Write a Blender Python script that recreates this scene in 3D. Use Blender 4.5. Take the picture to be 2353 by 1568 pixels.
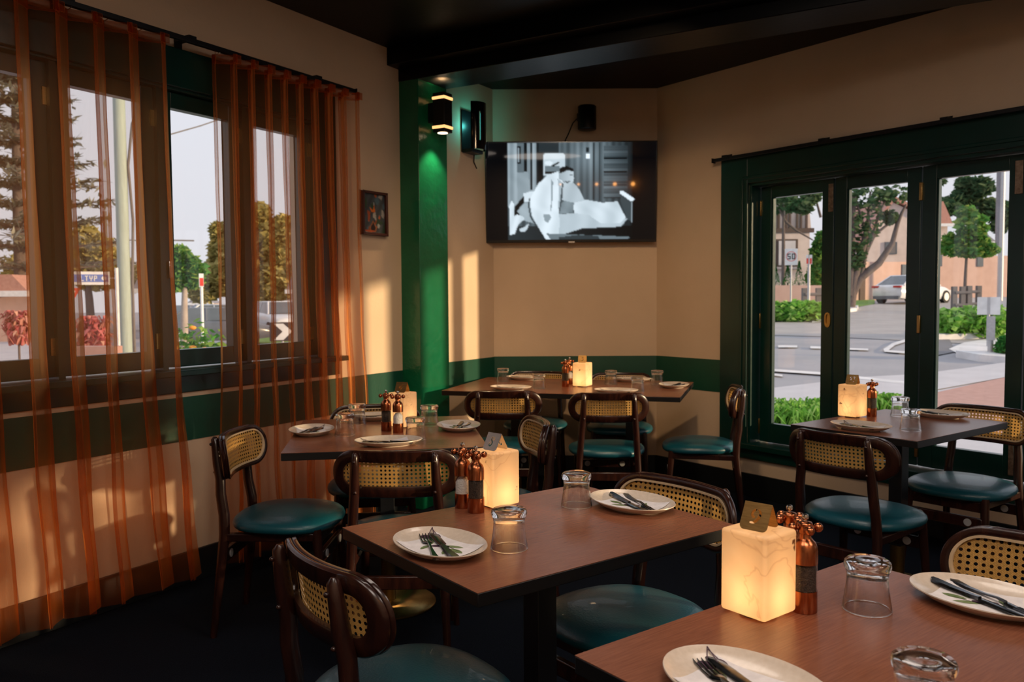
import bpy, bmesh, math, random
from mathutils import Vector, Matrix
random.seed(7)
S = bpy.context.scene
for o in list(bpy.data.objects): bpy.data.objects.remove(o)
COL = S.collection
R_ = math.radians
def srgb(r, g, b, a=1.0):
    f = lambda c: (c/255/12.92) if c/255 <= .04045 else ((c/255+.055)/1.055)**2.4
    return (f(r), f(g), f(b), a)

# ------------------------------------------------------------------ camera
FPX = 1925.9; PITCH = R_(2.9225); ROLL = R_(-.3525); EYE = Vector((0, 0, 1.32)); CX, CY = 1176.5, 784
fwd = Vector((0, math.cos(PITCH), -math.sin(PITCH))); up0 = Vector((0, math.sin(PITCH), math.cos(PITCH))); rt0 = Vector((1, 0, 0))
rt = rt0*math.cos(ROLL)+up0*math.sin(ROLL); up = up0*math.cos(ROLL)-rt0*math.sin(ROLL)
cam = bpy.data.cameras.new('camera'); co = bpy.data.objects.new('camera', cam); COL.objects.link(co)
cam.sensor_width = 36; cam.sensor_fit = 'HORIZONTAL'; cam.lens = FPX/2353*36; cam.clip_start = .05; cam.clip_end = 500
M = Matrix((rt, up, -fwd)).transposed().to_4x4(); M.translation = EYE; co.matrix_world = M
cam.dof.use_dof = True; cam.dof.focus_distance = 2.15; cam.dof.aperture_fstop = 7.0
S.camera = co
S.view_settings.view_transform = 'Standard'; S.view_settings.look = 'None'
S.view_settings.exposure = 0.0; S.view_settings.gamma = 1.0; S.view_settings.use_curve_mapping = False

# ------------------------------------------------------------------ sky, sun, added room fills
W = bpy.data.worlds.new('sky'); S.world = W; W.use_nodes = True
nt = W.node_tree; nt.nodes.clear()
wo = nt.nodes.new('ShaderNodeOutputWorld'); bg = nt.nodes.new('ShaderNodeBackground')
tc = nt.nodes.new('ShaderNodeTexCoord'); sx = nt.nodes.new('ShaderNodeSeparateXYZ'); rp = nt.nodes.new('ShaderNodeValToRGB')
nt.links.new(tc.outputs['Generated'], sx.inputs[0]); nt.links.new(sx.outputs['Z'], rp.inputs[0])
rp.color_ramp.elements[0].position = 0.0; rp.color_ramp.elements[0].color = (.72, .70, .74, 1)
rp.color_ramp.elements[1].position = .5; rp.color_ramp.elements[1].color = (.80, .82, .92, 1)
nt.links.new(rp.outputs[0], bg.inputs[0]); bg.inputs[1].default_value = 1.18; nt.links.new(bg.outputs[0], wo.inputs[0])

def light(name, kind, loc, energy, color, size=.1, rot=None, **kw):
    l = bpy.data.lights.new(name, kind); l.energy = energy; l.color = color
    if kind == 'AREA': l.size = size; l.shape = 'DISK'
    elif kind in ('POINT', 'SPOT'): l.shadow_soft_size = size
    for k, v in kw.items(): setattr(l, k, v)
    o = bpy.data.objects.new(name, l); COL.objects.link(o); o.location = loc
    if rot: o.rotation_euler = rot
    return o
SUNDIR = Vector((-.965, .262, -.150)).normalized()
sun = light('sun', 'SUN', (8, -2, 3), 5.6, (1.0, .72, .42)); sun.data.angle = R_(1.6)
sun.rotation_euler = SUNDIR.to_track_quat('-Z', 'Y').to_euler()
CEIL = 2.84
WARM = (1.0, .85, .74)
for i, (x, y, e) in enumerate([(.6, 2.5, 19), (-.8, .5, 15), (2.6, .35, 24), (0.4, -.1, 28)]):
    light('ceiling_fill_light', 'AREA', (x, y, CEIL-.02), e, WARM, 1.1)  # unseen soft fills added to lift the room's ambient light

for (x, y, z), tgt, e in (((.55, 3.6, 2.82), (.5, 5.95, .85), 120), ((-.2, 3.4, 2.82), (-1.0, 4.8, .9), 26)):  # out-of-view spots added to warm the television wall and curtain side
    d_ = Vector(tgt)-Vector((x, y, z)); light('warm_fill_spot', 'SPOT', (x, y, z), e, (1, .66, .36), .06, d_.to_track_quat('-Z', 'Y').to_euler(), spot_size=R_(82), spot_blend=1.0)

# ------------------------------------------------------------------ geometry of the place
AL, AR = R_(30.9), R_(-36.96)
nL = Vector((math.cos(AL), -math.sin(AL), 0)); dL = Vector((math.sin(AL), math.cos(AL), 0))
nR = Vector((math.cos(AR), -math.sin(AR), 0)); dR = Vector((math.sin(AR), math.cos(AR), 0))
DL, DR = -3.29, 4.57
FL = Matrix((dL, -nL, Vector((0, 0, 1)))).transposed().to_4x4(); FL.translation = nL*DL      # x along the left wall, y outwards
FR = Matrix((-dR, nR, Vector((0, 0, 1)))).transposed().to_4x4(); FR.translation = nR*DR      # x = -along, y outwards
def ray(x, y): return fwd+rt*((x-CX)/FPX)-up*((y-CY)/FPX)
def at(x, y, Y):
    d = ray(x, y); return EYE+d*(Y/d.y)
def onz(x, y, z):
    d = ray(x, y); return EYE+d*((z-EYE.z)/d.z)
def onpl(x, y, p, n):
    d = ray(x, y); return EYE+d*(n.dot(p-EYE)/n.dot(d))
def Lp(s, inw, z): return nL*(DL+inw)+dL*s+Vector((0, 0, z))
def Rp(a, inw, z): return nR*(DR-inw)+dR*a+Vector((0, 0, z))

# ------------------------------------------------------------------ materials
def newmat(name):
    m = bpy.data.materials.new(name); m.use_nodes = True; m.node_tree.nodes.clear(); return m, m.node_tree
def nd(t, k, **kw):
    n = t.nodes.new(k)
    for a, b in kw.items(): setattr(n, a, b)
    return n
def lk(t, a, b): t.links.new(a, b)
def pmat(name, col, rough=.5, metal=0, col2=None, scale=20, stretch=(1, 1, 1), bump=0, bscale=None, coat=0, spec=.5, detail=4, sheen=0, rvar=0):
    m, t = newmat(name)
    out = nd(t, 'ShaderNodeOutputMaterial'); p = nd(t, 'ShaderNodeBsdfPrincipled'); lk(t, p.outputs[0], out.inputs[0])
    p.inputs['Roughness'].default_value = rough; p.inputs['Metallic'].default_value = metal
    p.inputs['Specular IOR Level'].default_value = spec; p.inputs['Coat Weight'].default_value = coat
    p.inputs['Sheen Weight'].default_value = sheen
    tcn = nd(t, 'ShaderNodeTexCoord'); mp = nd(t, 'ShaderNodeMapping'); lk(t, tcn.outputs['Object'], mp.inputs[0]); mp.inputs['Scale'].default_value = stretch
    nz = nd(t, 'ShaderNodeTexNoise'); nz.inputs['Scale'].default_value = scale; nz.inputs['Detail'].default_value = detail
    lk(t, mp.outputs[0], nz.inputs['Vector'])
    c2 = col2 or tuple(c*.86 for c in col[:3])+(1,)
    mx = nd(t, 'ShaderNodeMix', data_type='RGBA'); mx.inputs[6].default_value = col; mx.inputs[7].default_value = c2
    rr = nd(t, 'ShaderNodeMapRange'); rr.inputs[1].default_value = .35; rr.inputs[2].default_value = .65; lk(t, nz.outputs[0], rr.inputs[0])
    lk(t, rr.outputs[0], mx.inputs[0]); lk(t, mx.outputs[2], p.inputs['Base Color'])
    if bump:
        b = nd(t, 'ShaderNodeBump'); b.inputs['Strength'].default_value = bump; b.inputs['Distance'].default_value = .01
        if bscale:
            nb = nd(t, 'ShaderNodeTexNoise'); nb.inputs['Scale'].default_value = bscale; nb.inputs['Detail'].default_value = 5; lk(t, mp.outputs[0], nb.inputs['Vector'])
            lk(t, nb.outputs[0], b.inputs['Height'])
        else: lk(t, nz.outputs[0], b.inputs['Height'])
        lk(t, b.outputs[0], p.inputs['Normal'])
    return m
def emat(name, col, s):
    m, t = newmat(name); o = nd(t, 'ShaderNodeOutputMaterial'); e = nd(t, 'ShaderNodeEmission'); e.inputs[0].default_value = col; e.inputs[1].default_value = s
    lk(t, e.outputs[0], o.inputs[0]); return m

m_wall = pmat('cream_wall_paint', (.62, .47, .33, 1), .62, col2=(.58, .435, .30, 1), scale=3, bump=.10, bscale=60)
m_green = pmat('green_band_paint', (.003, .062, .036, 1), .42, col2=(.0025, .052, .030, 1), scale=5, bump=.08, bscale=60)
m_pillar = pmat('green_gloss_plaster', (.003, .125, .054, 1), .26, col2=(.0025, .10, .042, 1), scale=4, bump=.55, bscale=16)
m_trim = pmat('dark_green_gloss_timber', (.0012, .028, .022, 1), .28, col2=(.0010, .022, .017, 1), scale=6, bump=.06, bscale=30)
m_ceil = pmat('black_ceiling_paint', (.0012, .0022, .0028, 1), .45, spec=.16, scale=3, bump=.1, bscale=40)
m_beam = pmat('black_beam_paint', (.0010, .0014, .0022, 1), .38, spec=.2, scale=3, bump=.06, bscale=30)
m_base = pmat('black_skirting_paint', (.004, .006, .008, 1), .45, scale=8)
m_carpet = pmat('navy_speckled_carpet', (.0016, .003, .007, 1), .97, col2=(.008, .012, .020, 1), scale=260, bump=.5, bscale=320, spec=.1)
m_blkmetal = pmat('black_metal', (.006, .006, .008, 1), .42, metal=.3, scale=30)
m_wood = pmat('dark_stained_beech', (.034, .010, .006, 1), .24, col2=(.015, .005, .004, 1), scale=9, stretch=(6, 6, 1), coat=.12, bump=.03)
m_top = pmat('walnut_table_laminate', (.245, .090, .047, 1), .26, col2=(.185, .066, .035, 1), scale=20, stretch=(.8, 16, 16), bump=.05, bscale=70, detail=6)
m_edge = pmat('black_table_edge', (.004, .004, .005, 1), .4, scale=30)
m_tcol = pmat('black_powder_coated_column', (.006, .007, .010, 1), .38, scale=40)
m_brass = pmat('brushed_brass', (.55, .36, .13, 1), .28, metal=1, col2=(.46, .29, .10, 1), scale=60, stretch=(1, 1, 8))
m_copper = pmat('brushed_copper', (.50, .175, .075, 1), .27, metal=1, col2=(.34, .11, .045, 1), scale=90, stretch=(3, 3, .4))
m_chrome = pmat('chrome', (.7, .68, .66, 1), .12, metal=1, scale=40)
m_steel = pmat('brushed_steel_card', (.62, .56, .48, 1), .34, metal=1, col2=(.54, .48, .41, 1), scale=60, stretch=(1, 1, 10))
m_brasscard = pmat('aged_brass_card', (.36, .21, .075, 1), .46, metal=1, col2=(.26, .15, .05, 1), scale=40, stretch=(1, 1, 10))
m_cutl = pmat('gunmetal_cutlery', (.16, .17, .18, 1), .20, metal=1, col2=(.10, .11, .12, 1), scale=80)
m_plate = pmat('speckled_ivory_stoneware', (.68, .58, .48, 1), .28, col2=(.62, .52, .42, 1), scale=110, coat=.3)
m_napkin = pmat('white_paper_napkin', (.80, .76, .76, 1), .8, scale=60, bump=.05, bscale=300)
m_olive = pmat('printed_olive_purple', (.060, .022, .045, 1), .7, scale=60)
m_leafp = pmat('printed_leaf_green', (.12, .17, .055, 1), .7, col2=(.20, .25, .11, 1), scale=90)
m_seat = pmat('teal_leather', (.006, .085, .118, 1), .36, col2=(.005, .068, .095, 1), scale=7, bump=.12, bscale=180, coat=.12)
m_rattan_edge = pmat('pale_rattan_beading', (.62, .45, .27, 1), .5, scale=40, stretch=(1, 1, 1))
m_felt = pmat('pale_disc', (.42, .43, .44, 1), .5, scale=40)
m_salt = pmat('white_salt', (.8, .78, .76, 1), .7, scale=200, bump=.6, bscale=260)
m_pepper = pmat('black_peppercorns', (.020, .014, .012, 1), .55, col2=(.07, .045, .03, 1), scale=330, bump=.9, bscale=330)
m_tvblk = pmat('glossy_black_bezel', (.004, .004, .005, 1), .12, scale=20)
m_bolt = pmat('dull_nickel', (.30, .22, .16, 1), .5, metal=.7, col2=(.18, .12, .08, 1), scale=60)
m_frame = pmat('dark_red_brown_frame', (.065, .016, .010, 1), .35, scale=20)
m_white = pmat('white_plastic', (.75, .75, .75, 1), .4, scale=30)

def glassmat(name, col, rough, ior):
    m, t = newmat(name); o = nd(t, 'ShaderNodeOutputMaterial'); g = nd(t, 'ShaderNodeBsdfGlass'); g.inputs[0].default_value = col; g.inputs[1].default_value = rough; g.inputs[2].default_value = ior
    tr = nd(t, 'ShaderNodeBsdfTransparent'); tr.inputs[0].default_value = (.93, .93, .93, 1); mx = nd(t, 'ShaderNodeMixShader'); mx.inputs[0].default_value = .07
    nz = nd(t, 'ShaderNodeTexNoise'); nz.inputs['Scale'].default_value = 25; b = nd(t, 'ShaderNodeBump'); b.inputs['Strength'].default_value = .02; lk(t, nz.outputs[0], b.inputs['Height']); lk(t, b.outputs[0], g.inputs['Normal'])
    lk(t, g.outputs[0], mx.inputs[1]); lk(t, tr.outputs[0], mx.inputs[2]); lk(t, mx.outputs[0], o.inputs[0]); return m
m_glass = glassmat('clear_tumbler_glass', (1, 1, 1, 1), 0, 1.46)
def panemat(name, tint, refl):
    m, t = newmat(name); o = nd(t, 'ShaderNodeOutputMaterial'); tr = nd(t, 'ShaderNodeBsdfTransparent'); tr.inputs[0].default_value = tint
    gl = nd(t, 'ShaderNodeBsdfGlossy'); gl.inputs['Roughness'].default_value = .02; fr = nd(t, 'ShaderNodeLayerWeight'); fr.inputs[0].default_value = .5
    pw = nd(t, 'ShaderNodeMath', operation='POWER'); pw.inputs[1].default_value = 5; lk(t, fr.outputs['Facing'], pw.inputs[0])
    ml = nd(t, 'ShaderNodeMath', operation='MULTIPLY_ADD'); ml.inputs[1].default_value = .9*refl; ml.inputs[2].default_value = .035*refl; lk(t, pw.outputs[0], ml.inputs[0])
    mx = nd(t, 'ShaderNodeMixShader'); lk(t, ml.outputs[0], mx.inputs[0]); lk(t, tr.outputs[0], mx.inputs[1]); lk(t, gl.outputs[0], mx.inputs[2])
    nz = nd(t, 'ShaderNodeTexNoise'); nz.inputs['Scale'].default_value = 3; b = nd(t, 'ShaderNodeBump'); b.inputs['Strength'].default_value = .03; lk(t, nz.outputs[0], b.inputs['Height']); lk(t, b.outputs[0], gl.inputs['Normal'])
    lk(t, mx.outputs[0], o.inputs[0]); return m
m_pane = panemat('window_glass', (.96, .97, .97, 1), .8)
m_jar = panemat('clear_acrylic_sleeve', (.93, .93, .92, 1), 1.2)

def canemat():
    m, t = newmat('woven_cane'); o = nd(t, 'ShaderNodeOutputMaterial'); p = nd(t, 'ShaderNodeBsdfPrincipled')
    uv = nd(t, 'ShaderNodeUVMap'); uv.uv_map = 'UVMap'; sep = nd(t, 'ShaderNodeSeparateXYZ'); lk(t, uv.outputs[0], sep.inputs[0])
    def mth(op, a, b=None, c=None):
        n = nd(t, 'ShaderNodeMath', operation=op)
        for i, v in enumerate((a, b, c)):
            if v is None: continue
            if isinstance(v, (int, float)): n.inputs[i].default_value = v
            else: lk(t, v, n.inputs[i])
        return n.outputs[0]
    P = .0152
    def lattice(ox, oy, px, py):
        a = mth('SUBTRACT', mth('FRACT', mth('ADD', mth('DIVIDE', sep.outputs[0], px), ox)), .5); a = mth('MULTIPLY', a, px)
        b = mth('SUBTRACT', mth('FRACT', mth('ADD', mth('DIVIDE', sep.outputs[1], py), oy)), .5); b = mth('MULTIPLY', b, py)
        return mth('SQRT', mth('ADD', mth('MULTIPLY', a, a), mth('MULTIPLY', b, b)))
    d = lattice(0, 0, P, P*.95)
    hole = mth('LESS_THAN', d, .0040)
    # weave: strands running four ways
    w1 = mth('ABSOLUTE', mth('SINE', mth('MULTIPLY', sep.outputs[0], 1100))); w2 = mth('ABSOLUTE', mth('SINE', mth('MULTIPLY', sep.outputs[1], 1000)))
    w3 = mth('ABSOLUTE', mth('SINE', mth('MULTIPLY', mth('ADD', sep.outputs[0], sep.outputs[1]), 740)))
    wv = mth('MULTIPLY', mth('MULTIPLY', w1, w2), w3)
    mx = nd(t, 'ShaderNodeMix', data_type='RGBA'); mx.inputs[6].default_value = (.50, .25, .055, 1); mx.inputs[7].default_value = (.84, .50, .15, 1)
    cl = nd(t, 'ShaderNodeMapRange'); lk(t, wv, cl.inputs[0]); cl.inputs[1].default_value = 0; cl.inputs[2].default_value = .35; lk(t, cl.outputs[0], mx.inputs[0])
    lk(t, mx.outputs[2], p.inputs['Base Color']); p.inputs['Roughness'].default_value = .42
    bp = nd(t, 'ShaderNodeBump'); bp.inputs['Strength'].default_value = .5; bp.inputs['Distance'].default_value = .001; lk(t, wv, bp.inputs['Height']); lk(t, bp.outputs[0], p.inputs['Normal'])
    tl = nd(t, 'ShaderNodeBsdfTranslucent'); lk(t, mx.outputs[2], tl.inputs[0]); m1 = nd(t, 'ShaderNodeMixShader'); m1.inputs[0].default_value = .30; lk(t, p.outputs[0], m1.inputs[1]); lk(t, tl.outputs[0], m1.inputs[2])
    tr = nd(t, 'ShaderNodeBsdfTransparent'); ms = nd(t, 'ShaderNodeMixShader'); lk(t, hole, ms.inputs[0]); lk(t, m1.outputs[0], ms.inputs[1]); lk(t, tr.outputs[0], ms.inputs[2]); lk(t, ms.outputs[0], o.inputs[0]); return m
m_cane = canemat()
def sheermat():
    m, t = newmat('rust_orange_sheer'); o = nd(t, 'ShaderNodeOutputMaterial')
    lw = nd(t, 'ShaderNodeLayerWeight'); lw.inputs[0].default_value = .5
    mr = nd(t, 'ShaderNodeMapRange'); mr.inputs[1].default_value = 0; mr.inputs[2].default_value = .92; mr.inputs[3].default_value = .21; mr.inputs[4].default_value = .92; lk(t, lw.outputs['Facing'], mr.inputs[0])
    tcn = nd(t, 'ShaderNodeTexCoord'); mp = nd(t, 'ShaderNodeMapping'); mp.inputs['Scale'].default_value = (900, 900, 14); lk(t, tcn.outputs['Object'], mp.inputs[0])
    nz = nd(t, 'ShaderNodeTexNoise'); nz.inputs['Scale'].default_value = 1; nz.inputs['Detail'].default_value = 2; lk(t, mp.outputs[0], nz.inputs['Vector'])
    sc = nd(t, 'ShaderNodeMapRange'); sc.inputs[3].default_value = .8; sc.inputs[4].default_value = 1.2; lk(t, nz.outputs[0], sc.inputs[0])
    mu = nd(t, 'ShaderNodeMath', operation='MULTIPLY', use_clamp=True); lk(t, mr.outputs[0], mu.inputs[0]); lk(t, sc.outputs[0], mu.inputs[1])
    df = nd(t, 'ShaderNodeBsdfDiffuse'); df.inputs[0].default_value = (.16, .036, .010, 1); tl = nd(t, 'ShaderNodeBsdfTranslucent'); tl.inputs[0].default_value = (1.0, .42, .12, 1)
    m1 = nd(t, 'ShaderNodeMixShader'); m1.inputs[0].default_value = .78; lk(t, df.outputs[0], m1.inputs[1]); lk(t, tl.outputs[0], m1.inputs[2])
    tr = nd(t, 'ShaderNodeBsdfTransparent'); tr.inputs[0].default_value = (1, .95, .92, 1)
    m2 = nd(t, 'ShaderNodeMixShader'); lk(t, mu.outputs[0], m2.inputs[0]); lk(t, tr.outputs[0], m2.inputs[1]); lk(t, m1.outputs[0], m2.inputs[2]); lk(t, m2.outputs[0], o.inputs[0]); return m
m_sheer = sheermat()
def alabaster():
    m, t = newmat('veined_alabaster'); o = nd(t, 'ShaderNodeOutputMaterial')
    tcn = nd(t, 'ShaderNodeTexCoord'); oi = nd(t, 'ShaderNodeObjectInfo'); ad = nd(t, 'ShaderNodeVectorMath', operation='ADD'); lk(t, tcn.outputs['Object'], ad.inputs[0])
    cb = nd(t, 'ShaderNodeCombineXYZ'); lk(t, oi.outputs['Random'], cb.inputs[0]); lk(t, oi.outputs['Random'], cb.inputs[2]); lk(t, cb.outputs[0], ad.inputs[1])
    nz = nd(t, 'ShaderNodeTexNoise'); nz.inputs['Scale'].default_value = 6.5; nz.inputs['Detail'].default_value = 4; nz.inputs['Distortion'].default_value = .8; lk(t, ad.outputs[0], nz.inputs['Vector'])
    a = nd(t, 'ShaderNodeMath', operation='SUBTRACT'); a.inputs[1].default_value = .5; lk(t, nz.outputs[0], a.inputs[0]); b = nd(t, 'ShaderNodeMath', operation='ABSOLUTE'); lk(t, a.outputs[0], b.inputs[0])
    rp = nd(t, 'ShaderNodeValToRGB'); e = rp.color_ramp.elements; e[0].position = 0; e[0].color = (.80, .60, .38, 1); e[1].position = .012; e[1].color = (.93, .74, .50, 1)
    e2 = e.new(.2); e2.color = (.96, .80, .58, 1); lk(t, b.outputs[0], rp.inputs[0])
    # small dark inclusions
    vz = nd(t, 'ShaderNodeTexNoise'); vz.inputs['Scale'].default_value = 26; vz.inputs['Detail'].default_value = 3; lk(t, ad.outputs[0], vz.inputs['Vector'])
    gt = nd(t, 'ShaderNodeMapRange'); gt.inputs[1].default_value = .70; gt.inputs[2].default_value = .75; lk(t, vz.outputs[0], gt.inputs[0])
    mx = nd(t, 'ShaderNodeMix', data_type='RGBA'); lk(t, gt.outputs[0], mx.inputs[0]); lk(t, rp.outputs[0], mx.inputs[6]); mx.inputs[7].default_value = (.16, .07, .03, 1)
    tl = nd(t, 'ShaderNodeBsdfTranslucent'); lk(t, mx.outputs[2], tl.inputs[0])
    p = nd(t, 'ShaderNodeBsdfPrincipled'); lk(t, mx.outputs[2], p.inputs['Base Color']); p.inputs['Roughness'].default_value = .3
    ms = nd(t, 'ShaderNodeMixShader'); ms.inputs[0].default_value = .62; lk(t, p.outputs[0], ms.inputs[1]); lk(t, tl.outputs[0], ms.inputs[2]); lk(t, ms.outputs[0], o.inputs[0]); return m
m_alab = alabaster()
def vcolmat(name, emit):
    m, t = newmat(name); o = nd(t, 'ShaderNodeOutputMaterial'); a = nd(t, 'ShaderNodeVertexColor'); a.layer_name = 'Col'
    p = nd(t, 'ShaderNodeBsdfPrincipled'); p.inputs['Roughness'].default_value = .03 if emit else .45; p.inputs['Specular IOR Level'].default_value = .25 if emit else .4
    if emit:
        p.inputs['Base Color'].default_value = (.003, .003, .004, 1); lk(t, a.outputs[0], p.inputs['Emission Color']); p.inputs['Emission Strength'].default_value = emit
    else: lk(t, a.outputs[0], p.inputs['Base Color'])
    lk(t, p.outputs[0], o.inputs[0]); return m
m_screen = vcolmat('television_picture', 1.3); m_art = vcolmat('printed_artwork', 0)

# ------------------------------------------------------------------ mesh helpers
class MB:
    def __init__(s): s.v = []; s.f = []; s.mi = []; s.sm = []; s.uv = {}
    def add(s, vs, fs, mi=0, smooth=False, M=None):
        b = len(s.v)
        s.v += [(M @ Vector(p)) if M else Vector(p) for p in vs]
        for f in fs: s.f.append([i+b for i in f]); s.mi.append(mi); s.sm.append(smooth)
        return s
    def box(s, x0, x1, y0, y1, z0, z1, mi=0, M=None):
        if x0 > x1: x0, x1 = x1, x0
        if y0 > y1: y0, y1 = y1, y0
        if z0 > z1: z0, z1 = z1, z0
        return s.add([(x0, y0, z0), (x1, y0, z0), (x1, y1, z0), (x0, y1, z0), (x0, y0, z1), (x1, y0, z1), (x1, y1, z1), (x0, y1, z1)],
              [(0, 3, 2, 1), (4, 5, 6, 7), (0, 1, 5, 4), (1, 2, 6, 5), (2, 3, 7, 6), (3, 0, 4, 7)], mi, False, M)
    def lathe(s, prof, n=24, c=(0, 0, 0), sx=1, sy=1, mi=0, cap=True, M=None, smooth=True):
        vs = []; fs = []
        for r, z in prof:
            for k in range(n):
                a = 2*math.pi*k/n; vs.append((c[0]+r*sx*math.cos(a), c[1]+r*sy*math.sin(a), c[2]+z))
        for i in range(len(prof)-1):
            for k in range(n):
                k2 = (k+1) % n; fs.append((i*n+k, i*n+k2, (i+1)*n+k2, (i+1)*n+k))
        if cap:
            if prof[0][0] > 1e-6: fs.append(tuple(range(n-1, -1, -1)))
            if prof[-1][0] > 1e-6: fs.append(tuple((len(prof)-1)*n+k for k in range(n)))
        return s.add(vs, fs, mi, smooth, M)
    def tube(s, pts, rad, n=10, mi=0, M=None, flat=1.0, cap=True, ref=None):
        pts = [Vector(p) for p in pts]; m = len(pts)
        if not isinstance(rad, (list, tuple)): rad = [rad]*m
        vs = []; fs = []; pu = None
        for i, p in enumerate(pts):
            d = (pts[min(i+1, m-1)]-pts[max(i-1, 0)]).normalized()
            r0 = Vector(ref) if ref else (Vector((0, 0, 1)) if abs(d.z) < .9 else Vector((1, 0, 0)))
            if pu is not None and not ref: r0 = pu
            u = (r0-d*r0.dot(d)).normalized(); v = d.cross(u); pu = u
            for k in range(n):
                a = 2*math.pi*k/n; vs.append(p+u*(rad[i]*math.cos(a))+v*(rad[i]*flat*math.sin(a)))
        for i in range(m-1):
            for k in range(n):
                k2 = (k+1) % n; fs.append((i*n+k, i*n+k2, (i+1)*n+k2, (i+1)*n+k))
        if cap: fs.append(tuple(range(n-1, -1, -1))); fs.append(tuple((m-1)*n+k for k in range(n)))
        return s.add(vs, fs, mi, True, M)
    def sphere(s, c, r, n=12, mi=0, sz=1, M=None):
        prof = [(max(1e-7, r*math.sin(math.pi*i/n)), -r*sz*math.cos(math.pi*i/n)) for i in range(n+1)]
        return s.lathe(prof, n+4, c, mi=mi, cap=False, M=M)
    def prism(s, poly, z0, z1, mi=0, M=None):
        n = len(poly); vs = [(x, y, z0) for x, y in poly]+[(x, y, z1) for x, y in poly]
        fs = [tuple(range(n-1, -1, -1)), tuple(range(n, 2*n))]+[(i, (i+1) % n, n+(i+1) % n, n+i) for i in range(n)]
        return s.add(vs, fs, mi, False, M)
    def build(s, name, mats, parent=None, matrix=None, bevel=0, bseg=2, solid=0, sub=0, uv=None, vcol=None):
        me = bpy.data.meshes.new(name); me.from_pydata([tuple(v) for v in s.v], [], s.f)
        if not isinstance(mats, (list, tuple)): mats = [mats]
        for m in mats: me.materials.append(m)
        me.polygons.foreach_set('material_index', s.mi); me.polygons.foreach_set('use_smooth', s.sm)
        if uv:
            ul = me.uv_layers.new(name='UVMap')
            for l in me.loops: ul.data[l.index].uv = uv[l.vertex_index]
        if vcol:
            ca = me.color_attributes.new('Col', 'FLOAT_COLOR', 'POINT')
            for i, c in enumerate(vcol): ca.data[i].color = (c[0], c[1], c[2], 1)
        me.update()
        bm = bmesh.new(); bm.from_mesh(me)
        if not uv and not vcol: bmesh.ops.remove_doubles(bm, verts=bm.verts, dist=2e-6)
        bmesh.ops.recalc_face_normals(bm, faces=bm.faces); bm.to_mesh(me); bm.free()
        o = bpy.data.objects.new(name, me); COL.objects.link(o)
        if parent: o.parent = parent
        if matrix is not None: o.matrix_world = matrix if not parent else matrix
        if bevel:
            b = o.modifiers.new('bevel', 'BEVEL'); b.width = bevel; b.segments = bseg; b.limit_method = 'ANGLE'; b.angle_limit = R_(40)
            for p in me.polygons: p.use_smooth = True
            me.set_sharp_from_angle(angle=R_(35))
        elif any(s.sm) and not all(s.sm): me.set_sharp_from_angle(angle=R_(42))
        elif all(s.sm): me.set_sharp_from_angle(angle=R_(50))
        if solid: d = o.modifiers.new('solid', 'SOLIDIFY'); d.thickness = solid; d.offset = 0
        if sub: d = o.modifiers.new('sub', 'SUBSURF'); d.levels = sub; d.render_levels = sub
        return o
def tag(o, label=None, cat=None, group=None, kind=None):
    if label: o['label'] = label
    if cat: o['category'] = cat
    if group: o['group'] = group
    if kind: o['kind'] = kind
    return o
def empty(name, loc, rz=0, label=None, cat=None, group=None):
    o = bpy.data.objects.new(name, None); COL.objects.link(o); o.empty_display_size = .05
    o.location = loc; o.rotation_euler = (0, 0, rz); return tag(o, label, cat, group)
def copy_tree(o, parent=None):
    c = o.copy(); COL.objects.link(c); c.parent = parent
    for ch in list(o.children): copy_tree(ch, c)
    return c
def struct(mb, name, mats, matrix=None, bevel=0, parent=None):
    o = mb.build(name, mats, parent, None, bevel)
    if matrix is not None and parent is None: o.matrix_world = matrix
    if parent is None: o['kind'] = 'structure'
    return o

# ------------------------------------------------------------------ room shell
EPS = Vector((0, 0, 0))
c1 = onpl(1135, 700, nL*DL, nL); c1.z = 0          # corner left wall / television wall
c2 = onpl(1509, 700, nR*DR, nR); c2.z = 0          # corner television wall / right wall
sC1 = dL.dot(c1); aC2 = dR.dot(c2)
S0, A0 = -4.2, -3.6
pL0 = Lp(S0, 0, 0); pR0 = Rp(A0, 0, 0)
poly = [(pL0.x, pL0.y), (c1.x, c1.y), (c2.x, c2.y), (pR0.x, pR0.y)]
def offs(poly, k):
    cx = sum(p[0] for p in poly)/4; cy = sum(p[1] for p in poly)/4
    return [(p[0]+(p[0]-cx)*k, p[1]+(p[1]-cy)*k) for p in poly]
struct(MB().prism(poly[::-1], -.12, 0), 'floor', m_carpet)
struct(MB().prism(offs(poly, .03)[::-1], CEIL, CEIL+.2), 'ceiling', m_ceil)
# left wall with its window opening
WL0, WL1, WLZ0, WLZ1 = -.4575, 3.4225, 1.0, 2.285
mb = MB(); T_ = .2
mb.box(S0-.2, WL0, 0, T_, 0, CEIL); mb.box(WL1, sC1+.05, 0, T_, 0, CEIL); mb.box(WL0, WL1, 0, T_, 0, WLZ0); mb.box(WL0, WL1, 0, T_, WLZ1, CEIL)
struct(mb, 'wall_left', m_wall, FL)
# right wall (x = -along)
WR0, WR1, WRZ0, WRZ1 = .75, 3.48, .33, 2.06
WX0, WX1, WXZ0, WXZ1 = -2.75, -.45, 1.06, 1.62
mb = MB(); mb.box(-aC2-.05, -WR1, 0, .22, 0, CEIL); mb.box(-WR0, -WX1, 0, .22, 0, CEIL); mb.box(-WX0, -A0+.2, 0, .22, 0, CEIL); mb.box(-WX1, -WX0, 0, .22, 0, WXZ0); mb.box(-WX1, -WX0, 0, .22, WXZ1, CEIL); mb.box(-WR1, -WR0, 0, .22, 0, WRZ0); mb.box(-WR1, -WR0, 0, .22, WRZ1, CEIL)
struct(mb, 'wall_right', m_wall, FR)
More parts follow.
